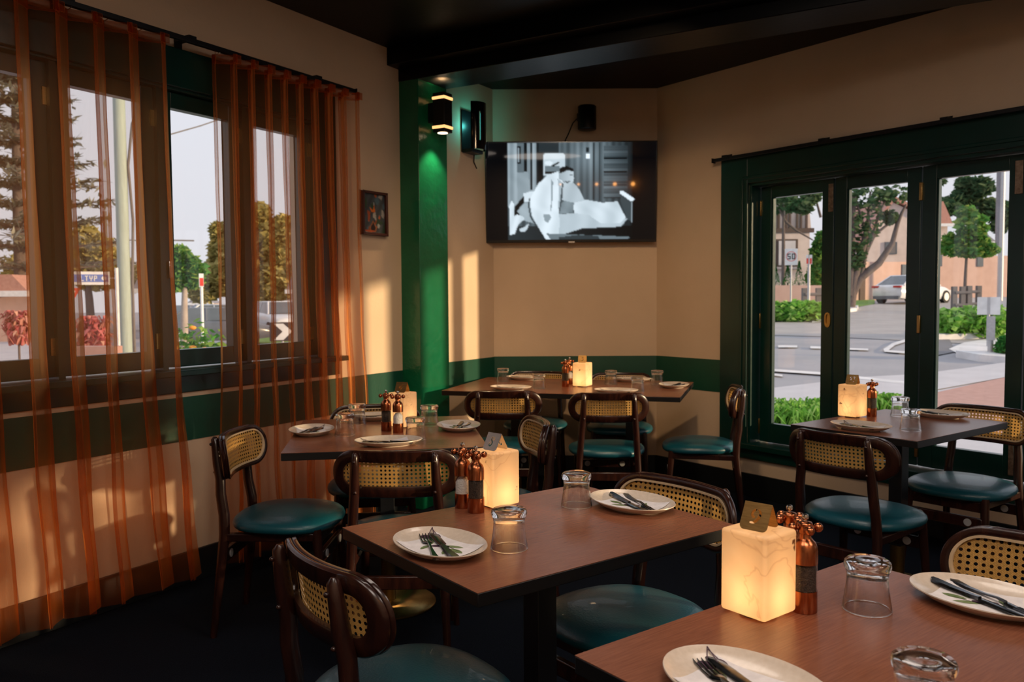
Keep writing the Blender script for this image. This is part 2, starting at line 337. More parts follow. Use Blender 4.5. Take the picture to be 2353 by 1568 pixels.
# television wall
dT = (c2-c1).normalized(); nT = Vector((dT.y, -dT.x, 0))          # towards the room
if nT.y > 0: nT = -nT
FT = Matrix((dT, -nT, Vector((0, 0, 1)))).transposed().to_4x4(); FT.translation = c1
wT = (c2-c1).length
struct(MB().box(-.15, wT+.2, 0, .2, 0, CEIL), 'wall_television', m_wall, FT)
dB = (pR0-pL0).normalized(); FB = Matrix((dB, Vector((dB.y, -dB.x, 0)), Vector((0, 0, 1)))).transposed().to_4x4(); FB.translation = pL0
struct(MB().box(-.2, (pR0-pL0).length+.2, 0, .2, 0, CEIL), 'wall_back', m_wall, FB)
# painted green bands and skirtings
ZB0, ZB1 = .668, .882
struct(MB().box(S0, 4.155, -.003, 0, ZB0, ZB1-.01).box(4.46, sC1, -.003, 0, ZB0, ZB1+.006), 'trim_1', m_green, FL)
struct(MB().box(-aC2, -3.69, -.003, 0, ZB0, ZB1+.008), 'trim_2', m_green, FR)
struct(MB().box(0, wT, -.003, 0, ZB0, ZB1+.008), 'trim_3', m_green, FT)
struct(MB().box(S0, sC1, -.016, 0, 0, .15), 'baseboard_left', m_base, FL, .003)
struct(MB().box(-aC2, -A0, -.016, 0, 0, .15), 'baseboard_right', m_base, FR, .003)
struct(MB().box(.01, wT-.01, -.016, 0, 0, .15), 'baseboard_television', m_base, FT, .003)
# pillar and the black beam it carries
PD = .146
struct(MB().box(4.155, 4.457, -PD, .02, 0, 2.665), 'wall_pillar', m_pillar, FL, .004)
mb = MB(); mb.box(4.15, 4.462, -7.2, .02, 2.66, CEIL); mb.box(4.042, 4.15, -7.2, .02, 2.735, CEIL)
struct(mb, 'ceiling_beam', m_beam, FL, .004)

# ------------------------------------------------------------------ window_1 (left): row of timber casements
w1 = empty('window_1', (0, 0, 0)); w1.matrix_world = FL; w1['kind'] = 'structure'
mb = MB(); mb.box(WL1, WL1+.14, -.02, 0, .895, 2.46); mb.box(WL0-.14, WL0, -.02, 0, .895, 2.46); mb.box(WL0, WL1, -.02, 0, WLZ1, 2.46)
mb.box(WL0, WL1, -.012, 0, .895, .975)
mb.box(WL0-.0, WL1, 0, .15, WLZ1-.012, WLZ1+.01); mb.box(WL1-.012, WL1+.005, 0, .15, WLZ0, WLZ1); mb.box(WL0-.005, WL0+.012, 0, .15, WLZ0, WLZ1)
mb.build('window_frame', m_trim, w1, bevel=.003)
MB().box(WL0-.17, WL1+.17, -.075, .15, .975, 1.003).build('window_sill', m_trim, w1, bevel=.004)
k = 0
for k in range(8):
    x1 = WL1-.485*k; x0 = x1-.485; a, b = x0+.012, x1-.012
    mb = MB(); y0, y1 = .035, .085
    mb.box(a, a+.066, y0, y1, 1.012, 2.27); mb.box(b-.066, b, y0, y1, 1.012, 2.27); mb.box(a+.066, b-.066, y0, y1, 1.012, 1.09); mb.box(a+.066, b-.066, y0, y1, 2.2, 2.27)
    sh = mb.build('casement_sash', m_trim, w1, bevel=.003)
    MB().box(a+.06, b-.06, .058, .062, 1.085, 2.205).build('glass_pane', m_pane, sh)
    mb = MB(); mb.box(b-.02, b+.01, .028, .036, 1.10, 1.17); mb.box(b-.02, b+.01, .028, .036, 2.10, 2.17); mb.build('hinge', m_brass, sh)
    if k in (1, 3): MB().box(a+.02, a+.04, .012, .035, 1.42, 1.5).build('latch', m_chrome, sh, bevel=.003)
mb = MB()
for k in range(1, 8): mb.box(WL1-.485*k-.014, WL1-.485*k+.014, .01, .10, WLZ0, WLZ1)
mb.build('mullion', m_trim, w1)
# ------------------------------------------------------------------ window_2 (right): bifold leaves
w2 = empty('window_2', (0, 0, 0)); w2.matrix_world = FR; w2['kind'] = 'structure'
mb = MB(); mb.box(-3.695, -WR1, -.022, 0, .25, 2.245); mb.box(-WR0, -WR0+.2, -.022, 0, .25, 2.245); mb.box(-WR1, -WR0, -.022, 0, WRZ1, 2.245)
mb.box(-WR1-.05, -WR1-.03, -.03, -.02, .36, 2.09); mb.box(-WR1-.03, -WR0, -.03, -.02, 2.085, 2.105)
mb.box(-WR1-.005, -WR1+.02, 0, .18, WRZ0, WRZ1); mb.box(-WR0-.02, -WR0+.005, 0, .18, WRZ0, WRZ1); mb.box(-WR1, -WR0, 0, .18, WRZ1-.02, WRZ1+.005)
mb.build('window_frame', m_trim, w2, bevel=.003)
mb = MB(); mb.box(-3.695, -WR0+.2, -.05, .2, .315, .352); mb.box(-3.695, -WR0+.2, -.022, 0, .25, .318); mb.build('window_sill', m_trim, w2, bevel=.004)
for k in range(5):
    x0 = -3.452+.535*k; x1 = x0+.535; a, b = x0+.004, x1-.004
    y0, y1 = .085, .13; mb = MB()
    mb.box(a, a+.078, y0, y1, .36, 2.037); mb.box(b-.078, b, y0, y1, .36, 2.037); mb.box(a+.078, b-.078, y0, y1, .36, .485); mb.box(a+.078, b-.078, y0, y1, 1.962, 2.037)
    mb.box(a+.078, a+.088, y0+.006, y1-.006, .485, 1.962)
    sh = mb.build('bifold_sash', m_trim, w2, bevel=.003)
    MB().box(a+.07, b-.07, .105, .11, .48, 1.97).build('glass_pane', m_pane, sh)
    if k % 2 == 1:
        for z in (.46, 1.16, 1.90): MB().box(b-.006, b+.012, .072, .087, z-.05, z+.05).build('hinge', m_brass, sh, bevel=.002)
    else:
        if k == 0:
            for z in (.46, 1.16, 1.90): MB().box(a-.004, a+.005, .074, .087, z-.05, z+.05).build('hinge', m_brass, sh, bevel=.002)
        xl = (b+.0)
        for z in (.47, 1.92):
            MB().box(xl-.05 if k else xl-.035, xl-.012 if k else xl-.003, .078, .087, z-.085, z+.085).build('flush_bolt', m_bolt, sh, bevel=.002)
        mb = MB(); ov = [(.020*math.cos(t_)*1.0, .046*math.copysign(abs(math.sin(t_))**.6, math.sin(t_))) for t_ in [2*math.pi*i/28 for i in range(28)]]
        iv = [(p[0]*.5, p[1]*.78) for p in ov]; n = 28; cxm = xl-.032; cz = 1.175
        vs = [(cxm+p[0], .078, cz+p[1]) for p in ov]+[(cxm+p[0], .078, cz+p[1]) for p in iv]+[(cxm+p[0], .086, cz+p[1]) for p in ov]+[(cxm+p[0], .0845, cz+p[1]) for p in iv]
        fs = []
        for i in range(n):
            j = (i+1) % n; fs += [(i, j, n+j, n+i), (i, 2*n+i, 2*n+j, j), (n+i, n+j, 3*n+j, 3*n+i)]
        fs.append(tuple(3*n+i for i in range(n)))
        if k == 0: mb.add(vs, fs, 0, True).build('flush_pull', m_brass, sh)

w3 = empty('window_3_unseen', (0, 0, 0)); w3.matrix_world = FR; w3['kind'] = 'structure'  # unseen window, added and sized to throw sun patches on the left wall
mb = MB(); mb.box(-WX1-.12, -WX1, -.02, 0, WXZ0-.12, WXZ1+.12); mb.box(-WX0, -WX0+.12, -.02, 0, WXZ0-.12, WXZ1+.12); mb.box(-WX1, -WX0, -.02, 0, WXZ1, WXZ1+.12); mb.box(-WX1, -WX0, -.02, 0, WXZ0-.12, WXZ0)
for k in range(6): x = -WX1+(WX1-WX0)*k/5; mb.box(x-.05, x+.05, .05, .11, WXZ0, WXZ1)
mb.box(-WX1, -WX0, .05, .11, 1.32, 1.37); mb.build('window_frame', m_trim, w3, bevel=.003)
MB().box(-WX1, -WX0, .078, .082, WXZ0, WXZ1).build('glass_pane', m_pane, w3)

# ------------------------------------------------------------------ curtain rails
def rail(name, F, x0, x1, y, z, brk, label):
    r = MB().box(x0, x1, y-.012, y+.012, z, z+.022).box(x0-.004, x0, y-.02, y+.02, z-.006, z+.026).box(x1, x1+.004, y-.02, y+.02, z-.006, z+.026).build(name, m_blkmetal, bevel=.002)
    r.matrix_world = F; tag(r, label, 'curtain rail')
    for b in brk:
        q = MB().box(b-.02, b+.02, y-.006, 0, z+.02, z+.035).box(b-.02, b+.02, -.006, -.001, z-.03, z+.045).build('bracket', m_blkmetal); q.parent = r
    return r
railL = rail('curtain_rail', FL, -.7, 3.63, -.10, 2.470, (0.1, 1.0, 1.98, 2.55, 3.35), 'black curtain rail above the left window carrying rust sheer curtains')
railR = rail('curtain_rail', FR, -3.73, -WR0+.25, -.055, 2.225, (-3.64, -2.92, -2.20, -1.4), 'empty black curtain rail along top of the right window frame')
def curtain(s0, s1, nw, b0, b1, label, seed, zb=.06, amp=.043):
    rnd = random.Random(seed)
    root = empty('sheer_curtain', (0, 0, 0), 0, label, 'curtain', 'rust orange sheer curtains at the left window'); root.matrix_world = FL
    per = 18; n = nw*per+1; rows = 34; z1 = 2.462
    ph = [rnd.uniform(-.5, .5) for _ in range(nw+2)]; am = [rnd.uniform(.7, 1.25) for _ in range(nw+2)]; wv = [rnd.uniform(-1, 1) for _ in range(nw+2)]
    def P(i, z):
        t = i/(n-1); w = t*nw; k_ = min(int(w), nw-1); fr = w-k_
        q = (z1-z)/(z1-zb)                                        # 0 top, 1 hem
        q3 = q**2.2; S_ = (s0+(s1-s0)*t)*(1-q3)+(b0+(b1-b0)*t)*q3
        phi = 2*math.pi*w+q*1.3*(ph[k_]*(1-fr)+ph[k_+1]*fr)*1.2
        A = amp*(1-.15*q)*(1+(am[k_]*(1-fr)+am[k_+1]*fr-1)*q)
        P_ = (s1-s0)/nw
        S_ += P_*.155*math.sin(2*phi)+q*.012*math.sin(6*q+9*(wv[k_]*(1-fr)+wv[k_+1]*fr))
        y = -.10+A*math.sin(phi)+.006*math.sin(11*z+k_)*q-.012*q
        return (S_, y, z)
    mb = MB(); zs = [z1-(z1-zb)*(j/rows) for j in range(rows+1)]
    vs = [P(i, z) for z in zs for i in range(n)]
    fs = [(j*n+i, j*n+i+1, (j+1)*n+i+1, (j+1)*n+i) for j in range(rows) for i in range(n-1)]
    mb.add(vs, fs, 0, True).build('cloth', m_sheer, root)
    zt = [2.466, 2.422]; mb = MB(); vs = [(P(i, z1)[0], P(i, z1)[1]-.0015, z) for z in zt for i in range(n)]
    mb.add(vs, [(i, i+1, n+i+1, n+i) for i in range(n-1)], 0, True).build('heading_tape', m_sheer, root, solid=.002)
    for k_ in range(nw*2):
        p = P(int((k_+.5)*per/2), z1); MB().tube([(p[0], -.10, 2.478), (p[0], -.10, 2.468), (p[0], p[1], 2.462), (p[0], p[1], 2.44)], .0018, 6).build('glider', m_chrome, root)
    for k_ in range(nw):
        p = P(int((k_+.75)*per), z1); MB().box(p[0]-.022, p[0]+.022, p[1]-.004, p[1]-.001, 2.425, 2.464).build('hook_pocket', m_sheer, root)
    return root
curtain(.55, 2.41, 12, .50, 2.50, 'wide rust orange sheer curtain hanging over the near left end of the window', 3)
curtain(2.675, 3.635, 9, 2.64, 3.73, 'narrower rust orange sheer curtain by the small framed picture', 11, amp=.052)

# ------------------------------------------------------------------ chair
def superell(hx, hy, n, e):
    out = []
    for k in range(n):
        a = 2*math.pi*k/n; c_, s_ = math.cos(a), math.sin(a)
        out.append((hx*math.copysign(abs(c_)**(2/e), c_), hy*math.copysign(abs(s_)**(2/e), s_)))
    return out
def lean(z): return -.12*(z-.62)
def panel_y(x, z): return -.205+x*x/(2*.47)+lean(z)
PZ, PH, PW = .705, .085, .2275
def ringpts(hx, hy, rad, n=12):       # rounded rectangle outline
    pts = []
    for cxs, czs, a0 in ((1, 1, 0), (-1, 1, 90), (-1, -1, 180), (1, -1, 270)):
        for i in range(n+1):
            a = R_(a0+90*i/n); pts.append((cxs*(hx-rad)+rad*math.cos(a), czs*(hy-rad)+rad*math.sin(a)))
    out = []                          # add samples on the long runs so they follow the bend
    for i in range(len(pts)):
        p, q = pts[i], pts[(i+1) % len(pts)]; d = math.hypot(q[0]-p[0], q[1]-p[1]); m = max(1, int(d/.02))
        for j in range(m): out.append((p[0]+(q[0]-p[0])*j/m, p[1]+(q[1]-p[1])*j/m))
    return out
def ring_mb(outer_h, inner_h, yf, yb):
    # both rings sampled by the same number of points
    N = 120
    def res(pts):
        L = [0]
        for i in range(len(pts)): p, q = pts[i], pts[(i+1) % len(pts)]; L.append(L[-1]+math.hypot(q[0]-p[0], q[1]-p[1]))
        o = []
        for k in range(N):
            t = L[-1]*k/N; i = max(j for j in range(len(pts)) if L[j] <= t+1e-9); p, q = pts[i], pts[(i+1) % len(pts)]; f = (t-L[i])/max(1e-9, L[i+1]-L[i]); o.append((p[0]+(q[0]-p[0])*f, p[1]+(q[1]-p[1])*f))
        return o
    O = res(ringpts(*outer_h)); I = res(ringpts(*inner_h)); vs = []
    def W(p, dy): z = PZ+p[1]; return (p[0], panel_y(p[0], z)+dy, z)
    prof = []
    for k in range(N):
        o, i = O[k], I[k]; mid = lambda f: (o[0]+(i[0]-o[0])*f, o[1]+(i[1]-o[1])*f)
        prof.append([W(mid(.0), (yf+yb)/2+.004), W(mid(.10), yf), W(mid(.9), yf), W(mid(1), yf-.002), W(mid(1), yb+.002), W(mid(.9), yb), W(mid(.10), yb), W(mid(.0), (yf+yb)/2-.004)])
    m = len(prof[0]); vs = [v for r in prof for v in r]; fs = []
    for k in range(N):
        k2 = (k+1) % N
        for j in range(m): j2 = (j+1) % m; fs.append((k*m+j, k*m+j2, k2*m+j2, k2*m+j))
    return vs, fs
def make_chair():
    root = empty('dining_chair', (0, 0, 0))
    mb = MB(); vs, fs = ring_mb((PW, PH, .082), (PW-.040, PH-.041, .040), .000, -.017); mb.add(vs, fs, 0, True)
    vs, fs = ring_mb((PW, PH, .082), (PW-.020, PH-.020, .063), .010, -.001); mb.add(vs, fs, 0, True); mb.build('back_frame', m_wood, root)
    hx, hy = PW-.020, PH-.020; nx, nz_ = 30, 12; mb = MB(); vs = []; uv = []
    for j in range(nz_+1):
        z = -hy+2*hy*j/nz_; r = .063; dz = max(0, abs(z)-(hy-r)); w = hx-r+math.sqrt(max(0, r*r-dz*dz))
        for i in range(nx+1):
            x = -w+2*w*i/nx; vs.append((x, panel_y(x, PZ+z)+.0035, PZ+z)); uv.append((x+.5, z+.5))
    fs = [(j*(nx+1)+i, j*(nx+1)+i+1, (j+1)*(nx+1)+i+1, (j+1)*(nx+1)+i) for j in range(nz_) for i in range(nx)]
    mb.add(vs, fs, 0, True).build('cane_panel', m_cane, root, uv=uv)
    mb = MB(); vs, fs = ring_mb((PW-.018, PH-.018, .065), (PW-.0245, PH-.0245, .059), .012, .004); mb.add(vs, fs, 0, True).build('beading', m_rattan_edge, root)
    for sx_ in (-1, 1):
        pts = [(.138, .775), (.140, .74), (.143, .68), (.147, .62), (.152, .56), (.157, .48), (.163, .40), (.170, .25), (.180, 0)]
        ys = [panel_y(.138, .775)-.034, panel_y(.14, .74)-.034, panel_y(.143, .68)-.035, panel_y(.147, .62)-.033, -.213, -.200, -.198, -.215, -.245]
        rr = [.0125, .0155, .0175, .0180, .0185, .0190, .0185, .0160, .0120]
        P = [(sx_*.1375, ys[0]+.001, .785)]+[(sx_*p[0], y, p[1]) for p, y in zip(pts, ys)]
        lg = MB().tube(P, [.006]+rr, 14, ref=(1, 0, 0), flat=1.12).build('rear_leg', m_wood, root)
        for z in (.755, .645):
            y = panel_y(.14, z)-.034; MB().sphere((sx_*.139+0, y-.0185, z), .006, 8, sz=1).build('wooden_plug', m_wood, lg)
        MB().tube([(sx_*.165, .165, .425), (sx_*.175, .180, .25), (sx_*.188, .200, 0)], [.019, .0165, .0115], 14).build('front_leg', m_wood, root)
    # seat cushion
    mb = MB(); prof = [(.0, .4745), (.35, .474), (.62, .4715), (.82, .4655), (.93, .4565), (.985, .446), (1.0, .435), (.985, .424), (.95, .417), (.0, .417)]
    n = 56; vs = []; fs = []
    def so(k):
        x, y = superell(.222, .215, n, 2.5)[k]
        return (x*(1+.10*(y/.215)*.5), y+.012)
    O = superell(.222, .215, n, 2.5)
    for r, z in prof[1:-1]:
        for x, y in O: vs.append((x*(1+.05*(y/.215))*r, (y)*r+.012, z-.006*max(0, (y/.215))*r))
    m = len(prof)-2
    for j in range(m-1):
        for k in range(n): k2 = (k+1) % n; fs.append((j*n+k, j*n+k2, (j+1)*n+k2, (j+1)*n+k))
    vs += [(0, .012, .4745), (0, .012, .417)]
    for k in range(n): k2 = (k+1) % n; fs.append((k2, k, len(vs)-2)); fs.append(((m-1)*n+k, (m-1)*n+k2, len(vs)-1))
    mb.add(vs, fs, 0, True).build('seat', m_seat, root)
    for sx_ in (-1, 1): MB().tube([(sx_*.160, -.195, .393), (sx_*.166, .165, .397)], .022, 4, ref=(1, 0, 1)).build('side_rail', m_wood, root, bevel=.004)
    for y, z, nm in ((-.205, .315, 'rear_stretcher'), (.165, .385, 'front_rail'), (.180, .315, 'front_stretcher')):
        st = MB().box(-.165, .165, y-.010, y+.010, z-.024, z+.024).build(nm, m_wood, root, bevel=.004)
        if 'stretcher' in nm:
            for x in (-.105, .105):
                for sgn in ((1,) if 'rear' in nm else (-1, 1)):
                    MB().tube([(x, y+sgn*.0095, z), (x, y+sgn*.0125, z)], .0165, 18).build('round_cap', m_felt, st)
    return root
chair0 = make_chair(); used = [False]
def chair(x, y, az, label, group='dark cane-back dining chairs with teal seats'):
    c = chair0 if not used[0] else copy_tree(chair0); used[0] = True
    c.location = (x, y, 0); c.rotation_euler = (0, 0, -R_(az)); tag(c, label, 'chair', group); return c
chair(-.24, 1.84, 53, 'dark cane-back chair nearest the camera, tucked towards the left end of the middle table')
chair(.32, 2.28, 233, 'cane-back chair tucked in at the right end of the middle table, cane front showing')
chair(-.925, 3.39, 92, 'cane-back chair in front of the orange curtain, turned sideways, left side of the curtain-side table')
chair(-.415, 3.13, -1, 'cane-back chair with its back to the camera directly behind the middle table')
chair(-.66, 3.99, 172, 'cane-back chair on the far side of the curtain-side table, mostly hidden by glasses')
chair(-.085, 3.60, -100, 'cane-back chair with pale front at the right side of the curtain-side table')
chair(-.045, 5.00, 3, 'left one of two cane-back chairs with backs to camera at the table under the television')
chair(.55, 4.87, 3, 'right one of two cane-back chairs with backs to camera at the table under the television')
chair(.165, 5.86, 188, 'cane-back chair behind the long table, left one below the television')
chair(.735, 5.70, 190, 'cane-back chair behind the long table, right one below the television')
chair(1.125, 4.98, -78, 'cane-back chair seen side-on beside the green window post')
chair(1.42, 3.37, 50, 'cane-back chair with its back to camera at the near end of the window table')
chair(2.10, 3.87, 232, 'cane-back chair with grey shine on its seat at the window end of the window table')
chair(1.013, 1.658, 233, 'cane-back chair cut off by the right edge of the photo, at the nearest table')

# ------------------------------------------------------------------ tables
def table(cx, cy, az, lx, ly, label, ztop=.75, bases=((0, 0),)):
    root = empty('dining_table', (cx, cy, 0), -R_(az), label, 'table', 'walnut topped pedestal dining tables')
    mb = MB(); mb.box(-lx/2, lx/2, -ly/2, ly/2, ztop-.0012, ztop); mb.build('table_surface', m_top, root)
    MB().box(-lx/2, lx/2, -ly/2, ly/2, ztop-.030, ztop-.0013).build('table_edge', m_edge, root, bevel=.002)
    for bx, by in bases:
        MB().box(bx-.03, bx+.03, by-.03, by+.03, .20, ztop-.03).box(bx-.15, bx+.15, by-.02, by+.02, ztop-.045, ztop-.03).box(bx-.02, bx+.02, by-.15, by+.15, ztop-.045, ztop-.03).build('column', m_tcol, root, bevel=.002)
        MB().lathe([(.031, .02), (.031, .20)], 24, (bx, by, 0)).build('brass_collar', m_brass, root)
        MB().lathe([(.20, 0), (.205, .004), (.205, .010), (.20, .014), (.035, .020), (.03, .022)], 64, (bx, by, 0)).build('base_plate', m_brass, root)
    return root
# centre, azimuth of the long axis
def tb(c, az, lx, ly, *a, **k): return table(c[0], c[1], az-90, lx, ly, *a, **k)
tb((.066, 2.069), 53, .787, .594, 'walnut table in the middle of the room under the lamp with numeral eight')
tb((.592, 1.312), 53, .792, .594, 'nearest walnut table, cut off by the lower right corner of the photo')
tb((1.734, 3.731), 53, .80, .575, 'small walnut table standing right by the bifold window')
tb((-.542, 3.573), 81.5, .775, .865, 'square walnut table laid for four beside the orange curtain')
tb((.39, 5.40), 107, 1.46, .90, 'long walnut table laid for five below the television', bases=((-.38, 0), (.38, 0)))

# ------------------------------------------------------------------ table ware
def pz(t): return .006+.016*max(0, (t-.60)/.40)**1.6 if t > .60 else .006
PA, PB = .132, .095
def make_plate():
    prof = [(.55, 0), (.62, .0), (.63, .003), (.80, .007), (.95, .0175), (1.0, .0215), (.995, .0235), (.975, .0225)]+[(t, pz(t)) for t in (.93, .88, .8, .72, .65, .6)]+[(.3, .006), (.0001, .006)]
    return MB().lathe([(r, z) for r, z in prof], 64, sx=PA, sy=PB).build('oval_plate', m_plate)
def drape(x, y, h): return (x, y, pz(math.hypot(x/PA, y/PB))+h)
def make_napkin():
    mb = MB(); n = 18; LX, LY = .083, .060; cr, sr = math.cos(.14), math.sin(.14)
    def rot(x, y): return x*cr-y*sr, x*sr+y*cr
    vs = [drape(*rot(-LX+2*LX*i/n, -LY+2*LY*j/n), .0014) for j in range(n+1) for i in range(n+1)]
    mb.add(vs, [(j*(n+1)+i, j*(n+1)+i+1, (j+1)*(n+1)+i+1, (j+1)*(n+1)+i) for j in range(n) for i in range(n)], 0, True)
    KS = 1.75
    def blob(cx, cy, a, b, rt_, mi, pointed=False):
        k_ = 14; c_, s_ = math.cos(rt_), math.sin(rt_); pts = []
        for i in range(k_):
            t = 2*math.pi*i/k_; x = a*math.cos(t); y = b*math.sin(t)*(abs(math.sin(t))**.8 if pointed else 1); pts.append(drape(*rot(KS*(cx-.010+x*c_-y*s_), KS*(cy+x*s_+y*c_)), .0019))
        mb.add(pts, [tuple(range(k_))], mi)
    for cx, cy, a, b, r_, mi, pt in [(-.036, .016, .0085, .006, .3, 1, 0), (-.028, .029, .006, .0032, -.2, 1, 0), (.014, .006, .0065, .0045, 0, 1, 0), (.002, .000, .006, .0042, .5, 1, 0), (-.018, .008, .014, .005, -.7, 2, 1),
                                  (.022, .014, .014, .0045, .4, 2, 1), (.038, .004, .013, .005, -.1, 2, 1), (.030, -.008, .011, .004, -1.0, 2, 1), (-.004, -.013, .010, .004, -1.3, 2, 1)]:
        blob(cx, cy, a, b, r_, mi, pt)
    for (xa, ya), (xb, yb) in [((-.048, .036), (-.02, .017)), ((-.02, .017), (.01, .011)), ((.01, .011), (.038, .006)), ((-.048, .036), (-.038, .020)), ((-.046, .034), (-.031, .030))]:
        w = .0005; nx_, ny_ = -(yb-ya), xb-xa; l = math.hypot(nx_, ny_); nx_ *= w/l; ny_ *= w/l
        q = [rot(KS*(x-.010), KS*y) for x, y in ((xa+nx_, ya+ny_), (xb+nx_, yb+ny_), (xb-nx_, yb-ny_), (xa-nx_, ya-ny_))]
        mb.add([drape(x, y, .0019) for x, y in q], [(0, 1, 2, 3)], 1)
    return mb.build('paper_napkin', [m_napkin, m_olive, m_leafp], solid=0)
def strip(mb, pts, th=.0022, mi=0):          # pts: (y, halfwidth, z, xoff)
    vs = []
    for y, w, z, xo in pts: vs += [(xo-w, y, z), (xo+w, y, z), (xo+w*.7, y, z+th), (xo-w*.7, y, z+th)]
    fs = []
    for i in range(len(pts)-1):
        a, b = i*4, i*4+4
        for j in range(4): fs.append((a+j, a+(j+1) % 4, b+(j+1) % 4, b+j))
    fs += [(3, 2, 1, 0), tuple(len(vs)-4+j for j in range(4))]
    mb.add(vs, fs, mi, True)
def make_knife():
    root = empty('table_knife', (0, 0, 0))
    mb = MB(); strip(mb, [(-.095, .004, .012, 0), (-.088, .0095, .011, .001), (-.05, .0085, .0085, 0), (-.012, .0055, .008, 0), (0, .0045, .009, 0)], .0042); mb.build('knife_handle', m_cutl, root)
    mb = MB(); strip(mb, [(0, .0045, .0095, 0), (.006, .0085, .009, .002), (.05, .0095, .0085, .003), (.078, .0090, .0085, .003), (.090, .0060, .0085, .001), (.096, .002, .0085, -.001)], .0012); mb.build('knife_blade', m_cutl, root)
    return root
def make_fork():
    root = empty('table_fork', (0, 0, 0))
    mb = MB(); strip(mb, [(-.090, .004, .012, 0), (-.083, .0085, .011, 0), (-.05, .0062, .0085, 0), (-.015, .0032, .010, 0), (.01, .0028, .013, 0), (.028, .0034, .012, 0)], .0034); mb.build('fork_handle', m_cutl, root)
    mb = MB(); strip(mb, [(.026, .0034, .012, 0), (.034, .0100, .010, 0), (.045, .0112, .0085, 0)], .0018)
    for k_ in range(4):
        xo = -.0094+.00627*k_; strip(mb, [(.044, .0020, .0085, xo), (.065, .0017, .0082, xo), (.086, .0013, .0105, xo), (.092, .0005, .012, xo)], .0016)
    mb.build('fork_tines', m_cutl, root); return root
def make_glass():
    H = .092
    prof = [(.0425, .0), (.0432, .0012), (.0428, .0028), (.0400, .020), (.0365, .045), (.0355, .060), (.0370, .070), (.0400, .076), (.0412, .082), (.0400, .088), (.036, .0915), (.020, .092), (.0001, .0915)]
    inn = [(.0001, .0760), (.026, .0755), (.0325, .073), (.0338, .066), (.0335, .060), (.0350, .045), (.0380, .020), (.0400, .003), (.0402, .0012), (.0408, 0)]
    return MB().lathe(prof+inn+[prof[0]], 48, cap=False).build('tumbler', m_glass)
def make_mill(kind):
    root = empty('pepper_mill' if kind else 'salt_mill', (0, 0, 0)); r = .0225
    MB().lathe([(.0215, 0), (r, .001), (r, .040), (r*.9, .040)], 32).build('lower_sleeve', m_copper, root)
    MB().lathe([(r*.97, .040), (r*.97, .089)], 32, cap=False).build('clear_window', m_jar, root)
    MB().lathe([(.0001, .0395), (r*.88, .040), (r*.88, .070 if not kind else .085), (r*.5, .083 if not kind else .087), (.0001, .086)], 24).build('salt_fill' if not kind else 'peppercorn_fill', m_salt if not kind else m_pepper, root)
    MB().lathe([(r*.95, .089), (r, .089), (r, .112), (.0215, .120), (.0185, .127), (.0135, .132), (.0105, .136), (.0105, .146)], 32).build('upper_sleeve', m_copper, root)
    hd = MB().lathe([(.0115, .143), (.013, .145), (.013, .160), (.0115, .163), (.004, .165)], 28).build('crank_head', m_copper, root)
    for k_ in range(4):
        a = math.pi/2*k_+.35; c_, s_ = math.cos(a), math.sin(a)
        MB().tube([(.010*c_, .010*s_, .153), (.018*c_, .018*s_, .153)], .0035, 8).sphere((.0235*c_, .0235*s_, .153), .0086, 12).build('ball_arm', m_copper, hd)
    MB().lathe([(.003, .163), (.003, .167), (.0055, .169), (.0065, .173), (.005, .177), (.0001, .1785)], 16).build('top_knob', m_chrome, root)
    return root
# stroke based numerals, cut through the metal leaf
def stroke(pts, w):
    import itertools
    def cr(p0, p1, p2, p3, t): return tuple(.5*((2*p1[i])+(-p0[i]+p2[i])*t+(2*p0[i]-5*p1[i]+4*p2[i]-p3[i])*t*t+(-p0[i]+3*p1[i]-3*p2[i]+p3[i])*t**3) for i in range(2))
    q = [pts[0]]+pts+[pts[-1]]; cur = []
    for i in range(len(pts)-1):
        for j in range(6): cur.append(cr(q[i], q[i+1], q[i+2], q[i+3], j/6))
    cur.append(pts[-1]); n = len(cur); Lf = []; Rt = []
    for i, p in enumerate(cur):
        a = cur[max(0, i-1)]; b = cur[min(n-1, i+1)]; dx, dy = b[0]-a[0], b[1]-a[1]; l = math.hypot(dx, dy) or 1
        t = i/(n-1); ww = w*(.35+.65*math.sin(math.pi*min(1, max(0, t)))**.8)
        Lf.append((p[0]-dy/l*ww/2, p[1]+dx/l*ww/2)); Rt.append((p[0]+dy/l*ww/2, p[1]-dx/l*ww/2))
    return Lf+Rt[::-1]
GL = {'8': [([(.50, .97), (.32, .86), (.33, .68), (.50, .50), (.60, .30), (.46, .06), (.24, .03), (.12, .20), (.26, .42)], .15), ([(.60, .97), (.76, .88), (.74, .72), (.60, .60)], .12)],
      '9': [([(.50, .98), (.24, .84), (.16, .62), (.30, .46), (.46, .44)], .17), ([(.60, .98), (.84, .80), (.84, .54), (.66, .25), (.40, .08), (.08, .06)], .18)],
      '4': [([(.70, .92), (.42, .66), (.16, .40), (.28, .33), (.46, .34)], .12), ([(.84, 1.0), (.76, .66), (.64, .32), (.54, .0)], .17), ([(.80, .36), (.94, .34)], .10)],
      '5': [([(.92, .98), (.70, .90), (.50, .92), (.40, .70), (.50, .60)], .14), ([(.58, .62), (.78, .48), (.70, .20), (.42, .05), (.12, .10)], .16)],
      '13': [([(-.22, .84), (-.02, .94), (.06, .92)], .09), ([(.10, 1.0), (.02, .6), (-.10, .12)], .15), ([(-.38, .03), (-.15, .0), (.06, .03)], .10),
             ([(.42, .92), (.66, 1.0), (.80, .84), (.70, .64), (.58, .58)], .13), ([(.60, .50), (.78, .36), (.70, .10), (.44, -.02), (.28, .06)], .15)]}
